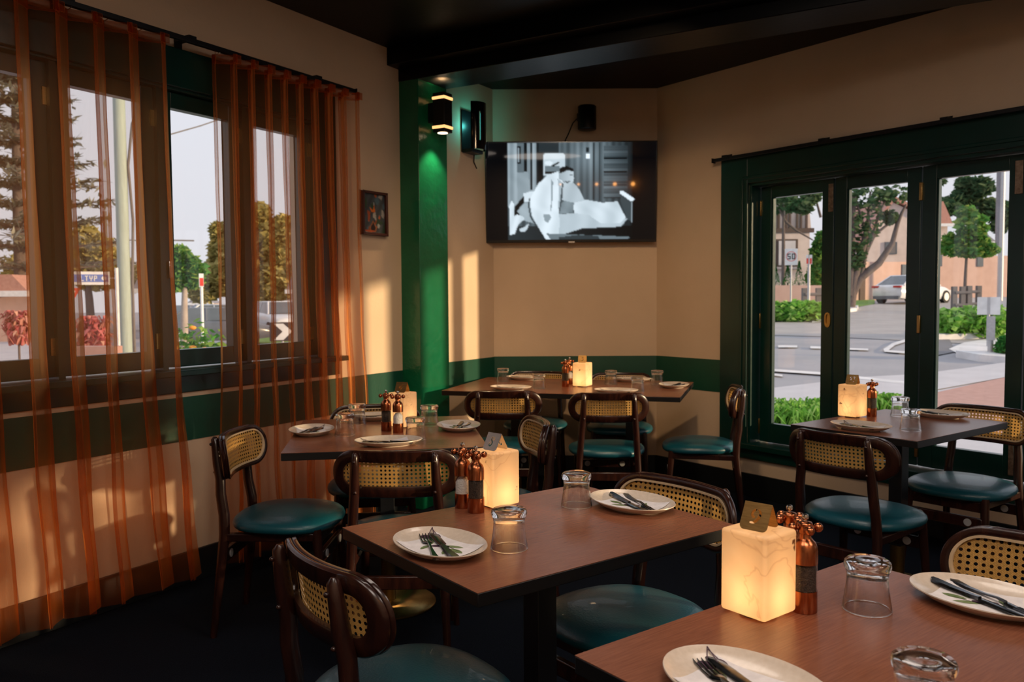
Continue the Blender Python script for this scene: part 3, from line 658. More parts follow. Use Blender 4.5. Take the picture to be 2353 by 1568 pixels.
def make_card(num, mat):
    root = empty('table_number_card', (0, 0, 0)); Wd, Ht, half = .053, .050, .024; tilt = math.atan2(half, Ht*.9)
    for side in (1, -1):
        me = bpy.data.meshes.new('card_leaf'); bm = bmesh.new()
        out = [(-Wd/2, Ht), (-Wd/2, .009)]+[(-Wd/2+.009-.009*math.cos(R_(a)), .009-.009*math.sin(R_(a))) for a in (15, 30, 45, 60, 75)]+[(-Wd/2+.009, 0), (Wd/2-.009, 0)]+[(Wd/2-.009+.009*math.sin(R_(a)), .009-.009*math.cos(R_(a))) for a in (15, 30, 45, 60, 75)]+[(Wd/2, .009), (Wd/2, Ht)]
        loops = [out]
        for pts, w in GL[num]:
            kx = .021; sc = .026
            loops.append([((p[0]-(.5 if num != '13' else .2))*kx*(1.0)*1.05*1.0, .0125+p[1]*sc) for p in stroke(pts, w*1.3)])
        es = []
        for lp in loops:
            v_ = [bm.verts.new((x, 0, z)) for x, z in lp]; es += [bm.edges.new((v_[i], v_[(i+1) % len(v_)])) for i in range(len(v_))]
        bmesh.ops.triangle_fill(bm, use_beauty=True, edges=es)
        for v in bm.verts:
            x, z = v.co.x, v.co.z; v.co = Vector((x*side, -side*(half*(1-z/Ht)), z*math.cos(tilt)*1.02))
        bm.to_mesh(me); bm.free(); me.materials.append(mat); o = bpy.data.objects.new('card_leaf', me); COL.objects.link(o); o.parent = root
        d = o.modifiers.new('solid', 'SOLIDIFY'); d.thickness = .0009; d.offset = 0
    return root
def make_lamp(root_name='alabaster_lamp'):
    root = empty(root_name, (0, 0, 0)); w = .0475
    mb = MB(); mb.box(-w, w, -w, w, .006, .155); sh = mb.build('alabaster_shade', m_alab, root, bevel=.006, bseg=3)
    MB().lathe([(.034, 0), (.034, .006)], 24).build('lamp_foot', m_blkmetal, root)
    MB().lathe([(.013, .006), (.013, .020), (.009, .026), (.0001, .028)], 16).build('led_bulb', emat('warm_led', (1, .6, .25, 1), 6), root)
    return root
proto = dict(plate=make_plate(), napkin=make_napkin(), knife=make_knife(), fork=make_fork(), glass=make_glass(), salt=make_mill(0), pepper=make_mill(1), lamp=make_lamp())
first = set()
def put(kind, x, y, z, az, label, cat, group):
    o = proto[kind] if kind not in first else copy_tree(proto[kind]); first.add(kind)
    o.location = (x, y, z); o.rotation_euler = (0, 0, -R_(az)); return tag(o, label, cat, group)
ZT = .75
def setting(px, py, az, where, knife=(.006, .004, -73), fork=(-.004, -.022, -67), pat=0):
    """az: way the diner faces; the plate's long side runs across it"""
    p = onz(px, py, ZT+.020); g = 'place settings'
    put('plate', p.x, p.y, ZT, az, 'oval speckled ivory plate '+where, 'plate', 'oval plates')
    put('napkin', p.x, p.y, ZT+.0002, az+pat, 'olive-print paper napkin on the plate '+where, 'napkin', 'olive print napkins')
    r = R_(az); f = Vector((math.sin(r), math.cos(r), 0)); s_ = Vector((math.cos(r), -math.sin(r), 0))
    for kd, (dx, dy, da), nm in (('knife', knife, 'knife'), ('fork', fork, 'fork')):
        q = p+s_*dx+f*dy; z = ZT+(.0035 if kd == 'knife' else .001)
        put(kd, q.x, q.y, z, az+da, 'dark metal %s on the plate %s' % (nm, where), nm, 'dark cutlery laid on plates').scale = (1.12, 1.14, 1.0)
def tumbler(px, py, where):
    p = onz(px, py, ZT); put('glass', p.x, p.y, ZT, 0, 'upturned clear glass tumbler '+where, 'glass', 'upturned glass tumblers')
def mill(kind, px, py, where, az=0):
    p = onz(px, py, ZT); put(kind, p.x, p.y, ZT, az, ('copper pepper mill ' if kind == 'pepper' else 'copper salt mill ')+where, 'mill', 'copper salt and pepper mills')
def lamp(px, py, az, num, mat, where, caz=None, cdx=0, cdy=0):
    """px,py: pixel of the nearest bottom corner; az: way its right-hand face runs"""
    n_ = onz(px, py, ZT); r = R_(az); d = Vector((math.sin(r), math.cos(r), 0)); e = Vector((-d.y, d.x, 0)); c = n_+d*.0475+e*.0475
    o = put('lamp', c.x, c.y, ZT, az-90, 'glowing veined alabaster block lamp under the numeral %s card '%dict([('8','eight'),('9','nine'),('13','thirteen'),('4','four'),('5','five')])[num]+where, 'lamp', 'alabaster table lamps')
    for (zz, en, rad) in ((.043, .15, .010), (.105, .050, .03)):
        l = light('lamp_bulb', 'POINT', (c.x, c.y, ZT+zz), en, (1.0, .63, .33), rad)
    k_ = make_card(num, mat); k_.location = (c.x, c.y, ZT+.1552); ca = caz if caz is not None else az-90
    k_.rotation_euler = (0, 0, -R_(ca)); tag(k_, 'folded %s metal card cut with numeral %s, on the lamp %s' % ('brass' if mat is m_brasscard else 'pale', dict([('8','eight'),('9','nine'),('13','thirteen'),('4','four'),('5','five')])[num], where), 'number card', 'folded metal table number cards')
# table 8
setting(1010, 1246, 53, 'left on the middle table')
setting(1452, 1150, 233, 'right on the middle table')
tumbler(1170, 1260, 'beside the left plate on the middle table'); tumbler(1325, 1162, 'near the far edge of the middle table')
mill('pepper', 1094, 1177, 'in front of the middle lamp'); mill('salt', 1064, 1166, 'behind the pepper mill on the middle table', 30)
lamp(1133, 1175, 50, '8', m_steel, 'on the middle table', 46)
# table 9
setting(1712, 1566, 53, 'by the bottom photo edge, nearest table')
setting(2262, 1368, 233, 'by the right photo edge, nearest table')
tumbler(1992, 1400, 'beside the far plate on the nearest table'); p9 = onz(2123, 1512, ZT+.09)
put('glass', p9.x, p9.y, ZT, 0, 'upturned clear glass tumbler cut off by the bottom edge on the nearest table', 'glass', 'upturned glass tumblers')
mill('pepper', 1848, 1404, 'half hidden behind the nearest lamp', 20); mill('salt', 1812, 1374, 'hidden behind the nearest lamp')
lamp(1757, 1442, 52, '9', m_brasscard, 'on the nearest table', 44)
# table 13
setting(1978, 976, 53, 'beside the lamp on the window table')
setting(2160, 949, 233, 'farther on the window table')
tumbler(2068, 956, 'farther of two glasses on the window table'); tumbler(2092, 989, 'nearer of two glasses on the window table')
mill('pepper', 2003, 957, 'behind the window lamp', 10)
lamp(1967, 963, 53, '13', m_brasscard, 'on the window table', 42)
# table 4
setting(716, 986, 81, 'by the curtain on the square table')
setting(893, 1011, -9, 'near edge of the square table')
setting(1054, 976, -99, 'right side of the square table')
setting(868, 954, 171, 'far edge of the square table')
tumbler(793, 1000, 'beside the curtain-side plate on the curtain-side table'); tumbler(821, 974, 'at the back left of the curtain-side table')
tumbler(955, 1010, 'in front of the curtain-side lamp'); tumbler(987, 977, 'right of the curtain-side lamp')
mill('pepper', 888, 990, 'left one of the pair on the curtain-side table', 10); mill('salt', 915, 994, 'right one of the pair on the curtain-side table')
lamp(931, 986, 28, '4', m_brasscard, 'on the curtain-side table', 19)
# table 5
setting(1174, 889, 17, 'near left on the long back table')
setting(1207, 866, 197, 'far left on the long back table')
setting(1416, 896, 17, 'near right on the long back table')
setting(1452, 870, 197, 'far right on the long back table')
setting(1549, 883, -73, 'window end of the long back table')
tumbler(1156, 877, 'at the far left corner of the table under the television'); tumbler(1239, 893, 'beside the near left plate of the table under the television')
tumbler(1404, 883, 'just right of the far lamp'); tumbler(1465, 900, 'beside the near right plate of the table under the television'); tumbler(1510, 883, 'beside the window-end plate of the table under the television')
mill('pepper', 1299, 889, 'left one of the pair on the long back table', 0); mill('salt', 1309, 883, 'right one of the pair on the long back table', 30)
lamp(1346, 891, 32, '5', m_brasscard, 'on the long back table', 10)

# ------------------------------------------------------------------ television with its black and white film
def blend_grid(nx, ny, fn): return [fn((i+.5)/nx, (j+.5)/ny) for j in range(ny) for i in range(nx)]
def inpoly(x, y, P):
    c = False; j = len(P)-1
    for i in range(len(P)):
        if (P[i][1] > y) != (P[j][1] > y) and x < (P[j][0]-P[i][0])*(y-P[i][1])/(P[j][1]-P[i][1])+P[i][0]: c = not c
        j = i
    return c
def raster(nx, ny, x0, x1, y0, y1, base, shapes, blur=1):
    g = [[base((x0+(x1-x0)*(i+.5)/nx), (y0+(y1-y0)*(j+.5)/ny)) for i in range(nx)] for j in range(ny)]
    for P, col in shapes:
        xs = [p[0] for p in P]; ys = [p[1] for p in P]
        i0 = max(0, int((min(xs)-x0)/(x1-x0)*nx)-1); i1 = min(nx, int((max(xs)-x0)/(x1-x0)*nx)+2); j0 = max(0, int((min(ys)-y0)/(y1-y0)*ny)-1); j1 = min(ny, int((max(ys)-y0)/(y1-y0)*ny)+2)
        for j in range(j0, j1):
            y = y0+(y1-y0)*(j+.5)/ny
            for i in range(i0, i1):
                x = x0+(x1-x0)*(i+.5)/nx
                if inpoly(x, y, P): g[j][i] = col(x, y) if callable(col) else col
    for _ in range(blur):
        h = [[None]*nx for _ in range(ny)]
        for j in range(ny):
            for i in range(nx):
                acc = [0, 0, 0]; w = 0
                for dj, di, k_ in ((0, 0, 4), (0, 1, 1), (0, -1, 1), (1, 0, 1), (-1, 0, 1)):
                    a, b = j+dj, i+di
                    if 0 <= a < ny and 0 <= b < nx:
                        for c_ in range(3): acc[c_] += g[a][b][c_]*k_
                        w += k_
                h[j][i] = tuple(c_/w for c_ in acc)
        g = h
    return g
def gy(v): L = max(0, v)**2.5; t = min(1, max(0, v)); return (L*(.50+.34*t), L*(.84+.10*t), L*1.02)
def box4(a, b, c, d): return [(a, b), (c, b), (c, d), (a, d)]
def tvbase(x, y):
    if x < 350 or x > 1935: return (.0015, .0015, .002)
    v = .38+.16*math.exp(-((x-1370)/200)**2-((y-280)/230)**2)
    v += .045*math.sin(x/13.0)+.03*math.sin(x/31)                     # vertical boards
    v *= 1-.55*max(0, (x-1600)/340)
    if y < 240 and x < 1000: v = .24
    if y > 1150: v = .25*(1-(x-350)/2500)
    return gy(v)
folds = lambda b, a=.05, f=60., s_=.3: (lambda x, y: gy(b+a*.5*math.sin((x+s_*y)/f)+.012*math.sin((x-.5*y)/37+1.5*math.sin(y/60.))))
TVS = [(box4(350, 110, 740, 900), folds(.62, .10, 17, 0)), (box4(470, 110, 560, 480), gy(.45)), (box4(468, 150, 520, 370), gy(.10)), (box4(480, 170, 500, 350), gy(.6)), (box4(560, 110, 600, 470), gy(.12)),
       (box4(640, 110, 668, 700), gy(.2)), (box4(718, 110, 745, 640), gy(.15)), (box4(745, 230, 805, 600), gy(.12)), ([(470, 490), (610, 470), (640, 700), (560, 760), (480, 900)], folds(.62, .03)),
       ([(805, 270), (830, 240), (1050, 240), (1080, 270), (1080, 520), (805, 520)], folds(.80, .02)), (box4(825, 405, 1010, 470), gy(.50)), (box4(825, 470, 980, 495), gy(.10)), ([(820, 350), (880, 335), (930, 360), (900, 400), (830, 380)], gy(.88)), ([(900, 395), (1010, 345), (1015, 360), (930, 410)], gy(.08)),
       (box4(1575, 150, 1880, 800), lambda x, y: gy((.42+.05*math.sin(y/17.)+.03*math.sin(y/7.))*(1-.5*max(0, (x-1600)/400)))), (box4(1575, 305, 1870, 322), gy(.08)), (box4(1575, 468, 1870, 486), gy(.08)), (box4(1575, 635, 1870, 648), gy(.10)), (box4(1575, 795, 1870, 808), gy(.10)), (box4(1440, 110, 1452, 820), gy(.2)), (box4(1515, 110, 1528, 830), gy(.22)),
       ([(1345, 170), (1385, 170), (1390, 230), (1345, 230)], gy(.2)), ([(1345, 250), (1395, 250), (1395, 310), (1345, 310)], gy(.95)),
       ([(440, 900), (560, 760), (560, 1050), (420, 1080)], gy(.12)), ([(550, 740), (640, 715), (700, 720), (700, 840), (560, 840)], gy(.85)), ([(470, 960), (540, 870), (680, 840), (700, 1120), (560, 1080)], folds(.66)),
       ([(980, 1000), (1500, 980), (1880, 1060), (1800, 1160), (1300, 1180), (900, 1300), (840, 1100)], folds(.76, .03)),
       ([(1340, 820), (1560, 860), (1750, 845), (1860, 1050), (1780, 1120), (1540, 1120), (1380, 1010), (1200, 990), (1180, 850)], folds(.82, .06, 55)),
       ([(1780, 720), (1815, 715), (1940, 840), (1940, 1100), (1870, 1060), (1790, 830)], gy(.32)), ([(1780, 715), (1815, 712), (1970, 815), (1960, 830), (1930, 850), (1785, 750)], gy(.9)), (box4(1925, 850, 1940, 1110), gy(.7)),
       ([(1000, 880), (1080, 830), (1200, 850), (1180, 980), (1000, 1000)], folds(.55, .05, 30)),
       ([(1010, 600), (1190, 610), (1260, 690), (1330, 830), (1200, 860), (1060, 830), (1020, 800)], folds(.74, .06, 38)),
       ([(980, 470), (860, 510), (740, 620), (640, 790), (635, 880), (660, 1020), (720, 1130), (830, 1310), (1000, 1320), (1010, 1100), (1000, 900), (1040, 700), (1060, 600), (1010, 500)], folds(.86, .05, 45)), ([(640, 790), (625, 880), (650, 1020), (712, 1130), (700, 1140), (630, 1030), (605, 880), (625, 790)], gy(.3)), ([(1040, 600), (1060, 620), (1045, 820), (1010, 990), (1000, 985), (1020, 800)], gy(.35)),
       ([(800, 1000), (880, 1000), (905, 1040), (860, 1110), (820, 1080)], gy(.62)), ([(900, 560), (930, 600), (915, 900), (890, 1000), (905, 800)], gy(.60)), ([(985, 560), (1045, 600), (1010, 900), (990, 950), (1005, 700)], gy(.70)),
       ([(1000, 480), (1040, 450), (1190, 470), (1195, 560), (1180, 610), (1110, 620), (1040, 580), (1000, 560)], lambda x, y: gy(.66+.14*(x-1000)/190)), ([(1005, 490), (1020, 420), (1100, 400), (1190, 440), (1190, 475), (1120, 445), (1060, 480)], gy(.13)),
       (box4(1140, 512, 1175, 520), gy(.25)), ([(1120, 585), (1160, 590), (1120, 600)], gy(.3)), ([(1070, 585), (1130, 600), (1120, 620), (1090, 605)], gy(.35)),
       ([(365, 890), (400, 830), (430, 870), (430, 1020), (470, 1000), (550, 1030), (560, 1060), (480, 1130), (440, 1240), (375, 1260)], folds(.85, .06, 20)), ([(495, 1180), (560, 1160), (620, 1110), (600, 1180), (560, 1220), (500, 1210)], gy(.8)), ([(840, 1240), (1540, 1270), (1900, 1290), (1910, 1310), (900, 1320)], gy(.5)), ([(1000, 1290), (1250, 1260), (1500, 1275), (1530, 1320), (1000, 1320)], gy(.28))]
NXT, NYT = 220, 124
gtv = raster(NXT, NYT, 75, 2245, 105, 1325, tvbase, TVS, 1)
tvw, tvh = 1.236, .722
tv = empty('television', (0, 0, 0), 0, 'wall-mounted flat television showing a black and white film', 'television')
ctv = c1+dT*.565+nT*.10; ctv.z = 2.082+.0
Mtv = Matrix((dT, -nT, Vector((0, 0, 1)))).transposed().to_4x4(); Mtv.translation = ctv
tv.matrix_world = Mtv @ Matrix.Rotation(R_(2.2), 4, 'X') if False else Mtv @ Matrix.Rotation(R_(2.5), 4, 'X')
mb = MB(); hw, hh = tvw/2, tvh/2; bz = .009
mb.box(-hw, hw, 0, .035, -hh, hh).box(-.25, .25, .035, .06, -.2, .2); mb.build('casing', m_tvblk, tv, bevel=.003)
mb = MB(); vs = []; vc = []
for j in range(NYT):
    for i in range(NXT):
        vs.append((-hw+bz+(tvw-2*bz)*i/(NXT-1), -.0015, hh-bz-(tvh-bz-.02)*j/(NYT-1))); vc.append(gtv[j][i])
mb.add(vs, [(j*NXT+i, j*NXT+i+1, (j+1)*NXT+i+1, (j+1)*NXT+i) for j in range(NYT-1) for i in range(NXT-1)], 0, False).build('screen', m_screen, tv, vcol=vc)
mb = MB(); mb.box(-.022, .026, -.004, .01, -hh-.004, -hh+.010); mb.build('badge', m_chrome, tv, bevel=.002)
mb = MB(); mb.box(-.20, .20, .06, .085, -.12, .12); mb.build('wall_bracket', m_blkmetal, tv)

# small loudspeaker above it
spc = onpl(1349, 271, c1+nT*.10, nT)
sp = empty('wall_speaker', spc, 0, 'small black cylindrical wall speaker above the television', 'speaker')
sp.matrix_world = Matrix.Translation(spc) @ Matrix((dT, -nT, Vector((0, 0, 1)))).transposed().to_4x4()
MB().lathe([(.060, -.085), (.066, -.080), (.066, .078), (.060, .084)], 36).build('speaker_body', m_blkmetal, sp)
MB().box(-.02, .02, .05, .0999, -.03, .03).build('wall_bracket', m_blkmetal, sp)
MB().box(-.072, -.062, -.012, .014, -.02, .03).build('terminal', m_blkmetal, sp)
cb = MB().tube([(-.068, .0, .0), (-.10, .03, -.03), (-.13, .07, -.10), (-.16, .09, -.16), (-.19, .094, -.24)], .004, 8).build('speaker_cable', m_blkmetal, sp)

# insect trap on the short wall: curved black shield around a teal tube
zc = Lp(4.905, .055, 0)
zp = empty('insect_trap', zc, 0, 'curved black wall unit with a glowing teal tube left of the television', 'insect trap'); zp.matrix_world = FL @ Matrix.Translation((4.905, -.055, 0))
mb = MB(); r = .072
def arc(a0, a1, z0, z1, n=8):
    vs = []; fs = []
    for i in range(n+1):
        a = R_(a0+(a1-a0)*i/n)
        for rr_, zz in ((r, z0), (r, z1), (r-.004, z1), (r-.004, z0)): vs.append((rr_*1.15*math.sin(a), -rr_*math.cos(a)-.015, zz))
    for i in range(n):
        for j in range(4): fs.append((i*4+j, i*4+(j+1) % 4, i*4+4+(j+1) % 4, i*4+4+j))
    fs += [(0, 1, 2, 3), tuple(n*4+j for j in (3, 2, 1, 0))]; mb.add(vs, fs, 0, True)
arc(-78, 78, 2.60, 2.665, 24); arc(-78, 78, 2.345, 2.405, 24)
for a0, a1 in ((-78, -32), (-25, 30), (36, 78)): arc(a0, a1, 2.405, 2.60)
mb.build('curved_shield', m_tvblk, zp)
MB().box(-.075, .075, .045, .054, 2.33, 2.62).box(-.07, .07, -.03, .045, 2.325, 2.35).build('back_plate', m_blkmetal, zp)
MB().lathe([(.007, 2.40), (.008, 2.41), (.008, 2.585), (.007, 2.595)], 12, (-.034, -.034, 0)).build('teal_tube', emat('teal_tube_glow', (.10, .85, .80, 1), 7), zp)
light('insect_trap_tube', 'POINT', Lp(4.90, .065, 2.52), .9, (.12, .85, .75), .02)
MB().tube([(.05, .03, 2.33), (.075, .05, 2.28), (.115, .052, 2.24)], .004, 8).build('power_cord', m_blkmetal, zp)

# up/down wall light on the pillar
wl = empty('wall_light', (0, 0, 0), 0, 'square black up-and-down wall light on the green pillar', 'wall light'); wl.matrix_world = FL @ Matrix.Translation((4.285, -.235, 0))
h = .043
MB().box(-h, h, -h, h, 2.385, 2.545).box(-h, h, -h, h, 2.563, 2.585).box(-h, h, -h, h, 2.345, 2.367).build('lamp_body', m_blkmetal, wl, bevel=.002)
m_band = emat('warm_diffuser', (1, .50, .18, 1), 1.6)
MB().box(-h-.004, h+.004, -h-.004, h+.004, 2.546, 2.562).build('upper_diffuser', m_band, wl, bevel=.002)
MB().box(-h-.004, h+.004, -h-.004, h+.004, 2.368, 2.384).build('lower_diffuser', m_band, wl, bevel=.002)
MB().lathe([(.031, 2.342), (.031, 2.346)], 24).build('lower_lens', emat('warm_lens', (1, .72, .45, 1), 5), wl)
MB().lathe([(.031, 2.584), (.031, 2.588)], 24).build('upper_lens', emat('warm_lens_up', (1, .72, .45, 1), 5), wl)
MB().box(-.03, .03, h, .088, 2.41, 2.53).build('mounting_bracket', m_blkmetal, wl)
lp = Lp(4.285, .235, 2.34); light('wall_light_down', 'SPOT', lp, 36, (1, .66, .36), .025, spot_size=R_(95), spot_blend=.6)
lq = Lp(4.285, .235, 2.592); light('wall_light_up', 'SPOT', lq, 9, (1, .58, .26), .02, (math.pi, 0, 0), spot_size=R_(120), spot_blend=.6)

# framed picture: generic abstract stand-in
def artbase(x, y):
    v = .05+.03*math.sin(x*23+y*17); return (.03+v*.4, .035+v*.5, .04+v*.6)
random.seed(5)
ART = []
for k_ in range(26):
    cx_, cy_ = random.random(), random.random(); rr_ = random.uniform(.03, .11); col = random.choice([(.35, .33, .30), (.07, .13, .17), (.45, .10, .02), (.03, .06, .03), (.03, .02, .02), (.30, .33, .33), (.25, .06, .02)])
    ART.append(([(cx_+rr_*math.cos(t_)*random.uniform(.5, 1.3), cy_+rr_*1.4*math.sin(t_)*random.uniform(.5, 1.3)) for t_ in [2*math.pi*i/7 for i in range(7)]], col))
ART += [([(.30, .34), (.45, .42), (.52, .26), (.55, .46), (.38, .47)], (.60, .14, .01)), ([(.20, .42), (.34, .48), (.30, .72), (.24, .72)], (.35, .07, .02)), ([(.46, .68), (.62, .86), (.58, .96), (.34, .96), (.30, .86)], (.35, .12, .04)), ([(.46, .72), (.57, .86), (.54, .93), (.37, .93), (.34, .86)], (.02, .012, .012)), (box4(.1, .94, .5, .965), (.5, .09, .02))]
gar = raster(40, 60, 0, 1, 0, 1, artbase, ART, 1)
pc = empty('framed_picture', (0, 0, 0), 0, 'small framed abstract picture on the wall right of the curtain', 'picture'); pc.matrix_world = FL @ Matrix.Translation((3.885, -.002, 1.828))
w_, h_ = .112, .128
mb = MB(); f_ = .014
for a in ((-w_, -w_+f_, -h_, h_), (w_-f_, w_, -h_, h_), (-w_, w_, h_-f_, h_), (-w_, w_, -h_, -h_+f_)): mb.box(a[0], a[1], -.028, 0, a[2], a[3])
mb.box(-w_+.005, w_-.005, -.006, 0, -h_+.005, h_-.005); mb.build('picture_frame', m_frame, pc, bevel=.002)
mb = MB(); vs = []; vc = []
for j in range(60):
    for i in range(40): vs.append((-w_+f_+(2*w_-2*f_)*i/39, -.012, h_-f_-(2*h_-2*f_)*j/59)); vc.append(gar[j][i])
mb.add(vs, [(j*40+i, j*40+i+1, (j+1)*40+i+1, (j+1)*40+i) for j in range(59) for i in range(39)]).build('artwork', m_art, pc, vcol=vc)

# string of warm bulbs at the back of the room (seen as orange dots in the television)
m_bulb = emat('festoon_bulb_glow', (1, .40, .09, 1), 60)
st = empty('string_light', (0, 0, 0), 0, 'string of small orange bulbs hung behind the camera', 'string light')
pts = []
for k_ in range(5):
    x = .69+.275*k_; z = 2.45; pts.append((x, -.72, z+.06))
    MB().sphere((x, -.72, z), .014+.004*k_, 10).build('bulb', m_bulb, st)
MB().tube(pts, .004, 6).build('wire', m_blkmetal, st)

# ================================================================== outside
def sstep(t): t = max(0, min(1, t)); return t*t*(3-2*t)
def gz(x, y):
    if y <= 8: return -.35
    return -.35+.036*(min(y, 60)-8)*sstep((x/y)/.25)
def ong(px, py):
    d = ray(px, py); t0 = 5
    t = t0
    for _ in range(4000):
        p = EYE+d*t
        if p.z < gz(p.x, p.y): return p
        t += .03
        if t > 140: return EYE+d*140
    return p
m_asph = pmat('grey_asphalt', (.36, .35, .37, 1), .85, col2=(.31, .305, .325, 1), scale=.7, bump=.2, bscale=40)
m_asph2 = pmat('old_pale_asphalt', (.42, .39, .38, 1), .88, col2=(.36, .335, .33, 1), scale=1.2, bump=.2, bscale=40)
m_dkasph = pmat('new_dark_asphalt', (.20, .195, .21, 1), .85, scale=2, bump=.2, bscale=40)
m_pale = pmat('pale_concrete_paving', (.58, .56, .58, 1), .8, col2=(.52, .50, .52, 1), scale=2)
m_brick = pmat('terracotta_paving', (.52, .30, .25, 1), .8, col2=(.46, .26, .215, 1), scale=9)
m_paint = pmat('white_road_paint', (.78, .76, .76, 1), .6, col2=(.62, .60, .60, 1), scale=3)
m_grass = pmat('street_grass', (.16, .30, .05, 1), .9, col2=(.11, .22, .035, 1), scale=5)
m_pinkwall = pmat('pink_rendered_wall', (.52, .35, .295, 1), .85, col2=(.47, .31, .26, 1), scale=2)
m_cream = pmat('cream_house_render', (.66, .55, .50, 1), .85, scale=2)
m_timberd = pmat('dark_brown_timber', (.10, .065, .055, 1), .8, scale=6)
m_greyt = pmat('weathered_grey_timber', (.17, .155, .15, 1), .9, scale=10, stretch=(4, 4, 1))
m_roof = pmat('terracotta_roof_tiles', (.48, .25, .20, 1), .85, col2=(.40, .20, .16, 1), scale=8)
m_slate = pmat('grey_roof', (.26, .25, .28, 1), .85, scale=8)
m_dkglass = pmat('dark_house_glass', (.10, .12, .14, 1), .15, scale=3)
m_carw = pmat('white_car_paint', (.80, .80, .82, 1), .25, scale=3, coat=.5)
m_cars = pmat('silver_car_paint', (.42, .46, .52, 1), .25, metal=.4, scale=3, coat=.5)
m_card = pmat('dark_grey_car_paint', (.10, .11, .13, 1), .25, scale=3, coat=.5)
m_tyre = pmat('tyre_rubber', (.015, .015, .017, 1), .8, scale=30)
m_red = pmat('red_lens', (.55, .02, .01, 1), .2, scale=10)
m_brake = emat('lit_brake_light', (1, .10, .03, 1), 5)
m_polew = pmat('pale_green_pole', (.40, .50, .45, 1), .7, scale=5, stretch=(6, 6, .6))
m_steelp = pmat('galvanised_post', (.50, .50, .52, 1), .45, metal=.3, scale=20)
m_signw = pmat('white_sign', (.80, .80, .80, 1), .5, scale=8)
m_signb = pmat('blue_sign', (.12, .20, .55, 1), .5, scale=8)
m_signr = pmat('red_sign', (.75, .06, .04, 1), .5, scale=8)
m_signk = pmat('black_sign_lettering', (.03, .03, .04, 1), .5, scale=8)
m_orange = pmat('orange_petals', (.85, .32, .03, 1), .7, scale=30)
def leafmat(name, a, b, c):
    m, t = newmat(name); o = nd(t, 'ShaderNodeOutputMaterial'); ge = nd(t, 'ShaderNodeNewGeometry'); rp = nd(t, 'ShaderNodeValToRGB')
    e = rp.color_ramp.elements; e[0].color = a; e[1].color = c; e2 = e.new(.5); e2.color = b; lk(t, ge.outputs['Random Per Island'], rp.inputs[0])
    d = nd(t, 'ShaderNodeBsdfDiffuse'); tl = nd(t, 'ShaderNodeBsdfTranslucent'); lk(t, rp.outputs[0], d.inputs[0]); lk(t, rp.outputs[0], tl.inputs[0]); mx = nd(t, 'ShaderNodeMixShader'); mx.inputs[0].default_value = .35
    lk(t, d.outputs[0], mx.inputs[1]); lk(t, tl.outputs[0], mx.inputs[2]); lk(t, mx.outputs[0], o.inputs[0]); return m
l_green = leafmat('mid_green_leaves', (.05, .17, .045, 1), (.12, .32, .07, 1), (.32, .42, .10, 1))
l_dark = leafmat('dark_green_leaves', (.035, .085, .045, 1), (.08, .15, .07, 1), (.16, .22, .11, 1))
l_olive = leafmat('olive_yellow_leaves', (.24, .22, .07, 1), (.44, .38, .13, 1), (.66, .55, .22, 1))
l_pine = leafmat('dusty_pine_needles', (.20, .20, .14, 1), (.32, .32, .24, 1), (.44, .43, .34, 1))
l_red = leafmat('crimson_leaves', (.42, .07, .09, 1), (.66, .20, .20, 1), (.78, .48, .36, 1))
l_bright = leafmat('bright_grass_blades', (.10, .30, .04, 1), (.22, .48, .08, 1), (.42, .62, .20, 1))
l_topi = leafmat('deep_green_topiary', (.02, .13, .03, 1), (.04, .20, .04, 1), (.08, .28, .06, 1))
m_bark = pmat('grey_brown_bark', (.16, .125, .115, 1), .95, col2=(.10, .08, .075, 1), scale=6, stretch=(5, 5, 1), bump=.4)
m_barkp = pmat('pale_bark', (.40, .33, .28, 1), .95, col2=(.32, .26, .22, 1), scale=6, bump=.3)

# terrain
mb = MB(); xs = [-70+2.0*i for i in range(76)]; ys = [-12+2.0*j for j in range(66)]; nx = len(xs)
vs = [(x, y, gz(x, y) if y > 0 else -.35) for y in ys for x in xs]
mb.add(vs, [(j*nx+i, j*nx+i+1, (j+1)*nx+i+1, (j+1)*nx+i) for j in range(len(ys)-1) for i in range(nx-1)], 0, True)
go = mb.build('road', m_asph); go['kind'] = 'structure'
def patch(name, px, mat, h=.03, th=0, kind='structure', label=None, cat=None, grp=None):
    P = [ong(*p) for p in px]; n = len(P)
    if th: mb = MB().add([(p.x, p.y, p.z-.05) for p in P]+[(p.x, p.y, p.z+th) for p in P], [tuple(range(n, 2*n))]+[(i, (i+1) % n, n+(i+1) % n, n+i) for i in range(n)])
    else: mb = MB().add([(p.x, p.y, p.z+h) for p in P], [tuple(range(n))])
    o = mb.build(name, mat)
    if label: tag(o, label, cat, grp)
    else: o['kind'] = kind
    return o
patch('road_old_surface', [(1700, 770), (1720, 700), (1900, 715), (2000, 700), (2330, 640), (2400, 640), (2400, 800), (2100, 785), (1900, 775)], m_asph2, .015)
patch('footpath', [(1700, 905), (1990, 870), (2140, 862), (2400, 822), (2500, 1100), (2100, 1100), (1700, 1100)], m_pale, .03)
patch('brick_paving', [(2080, 925), (2330, 868), (2480, 850), (2600, 1000), (2140, 1010)], m_brick, .045)
patch('kerb_apron', [(2140, 862), (2330, 838), (2330, 870), (2140, 905)], m_pale, .05)
patch('road_dark_patch', [(2140, 782), (2180, 778), (2190, 800), (2225, 805), (2140, 822)], m_dkasph, .025)
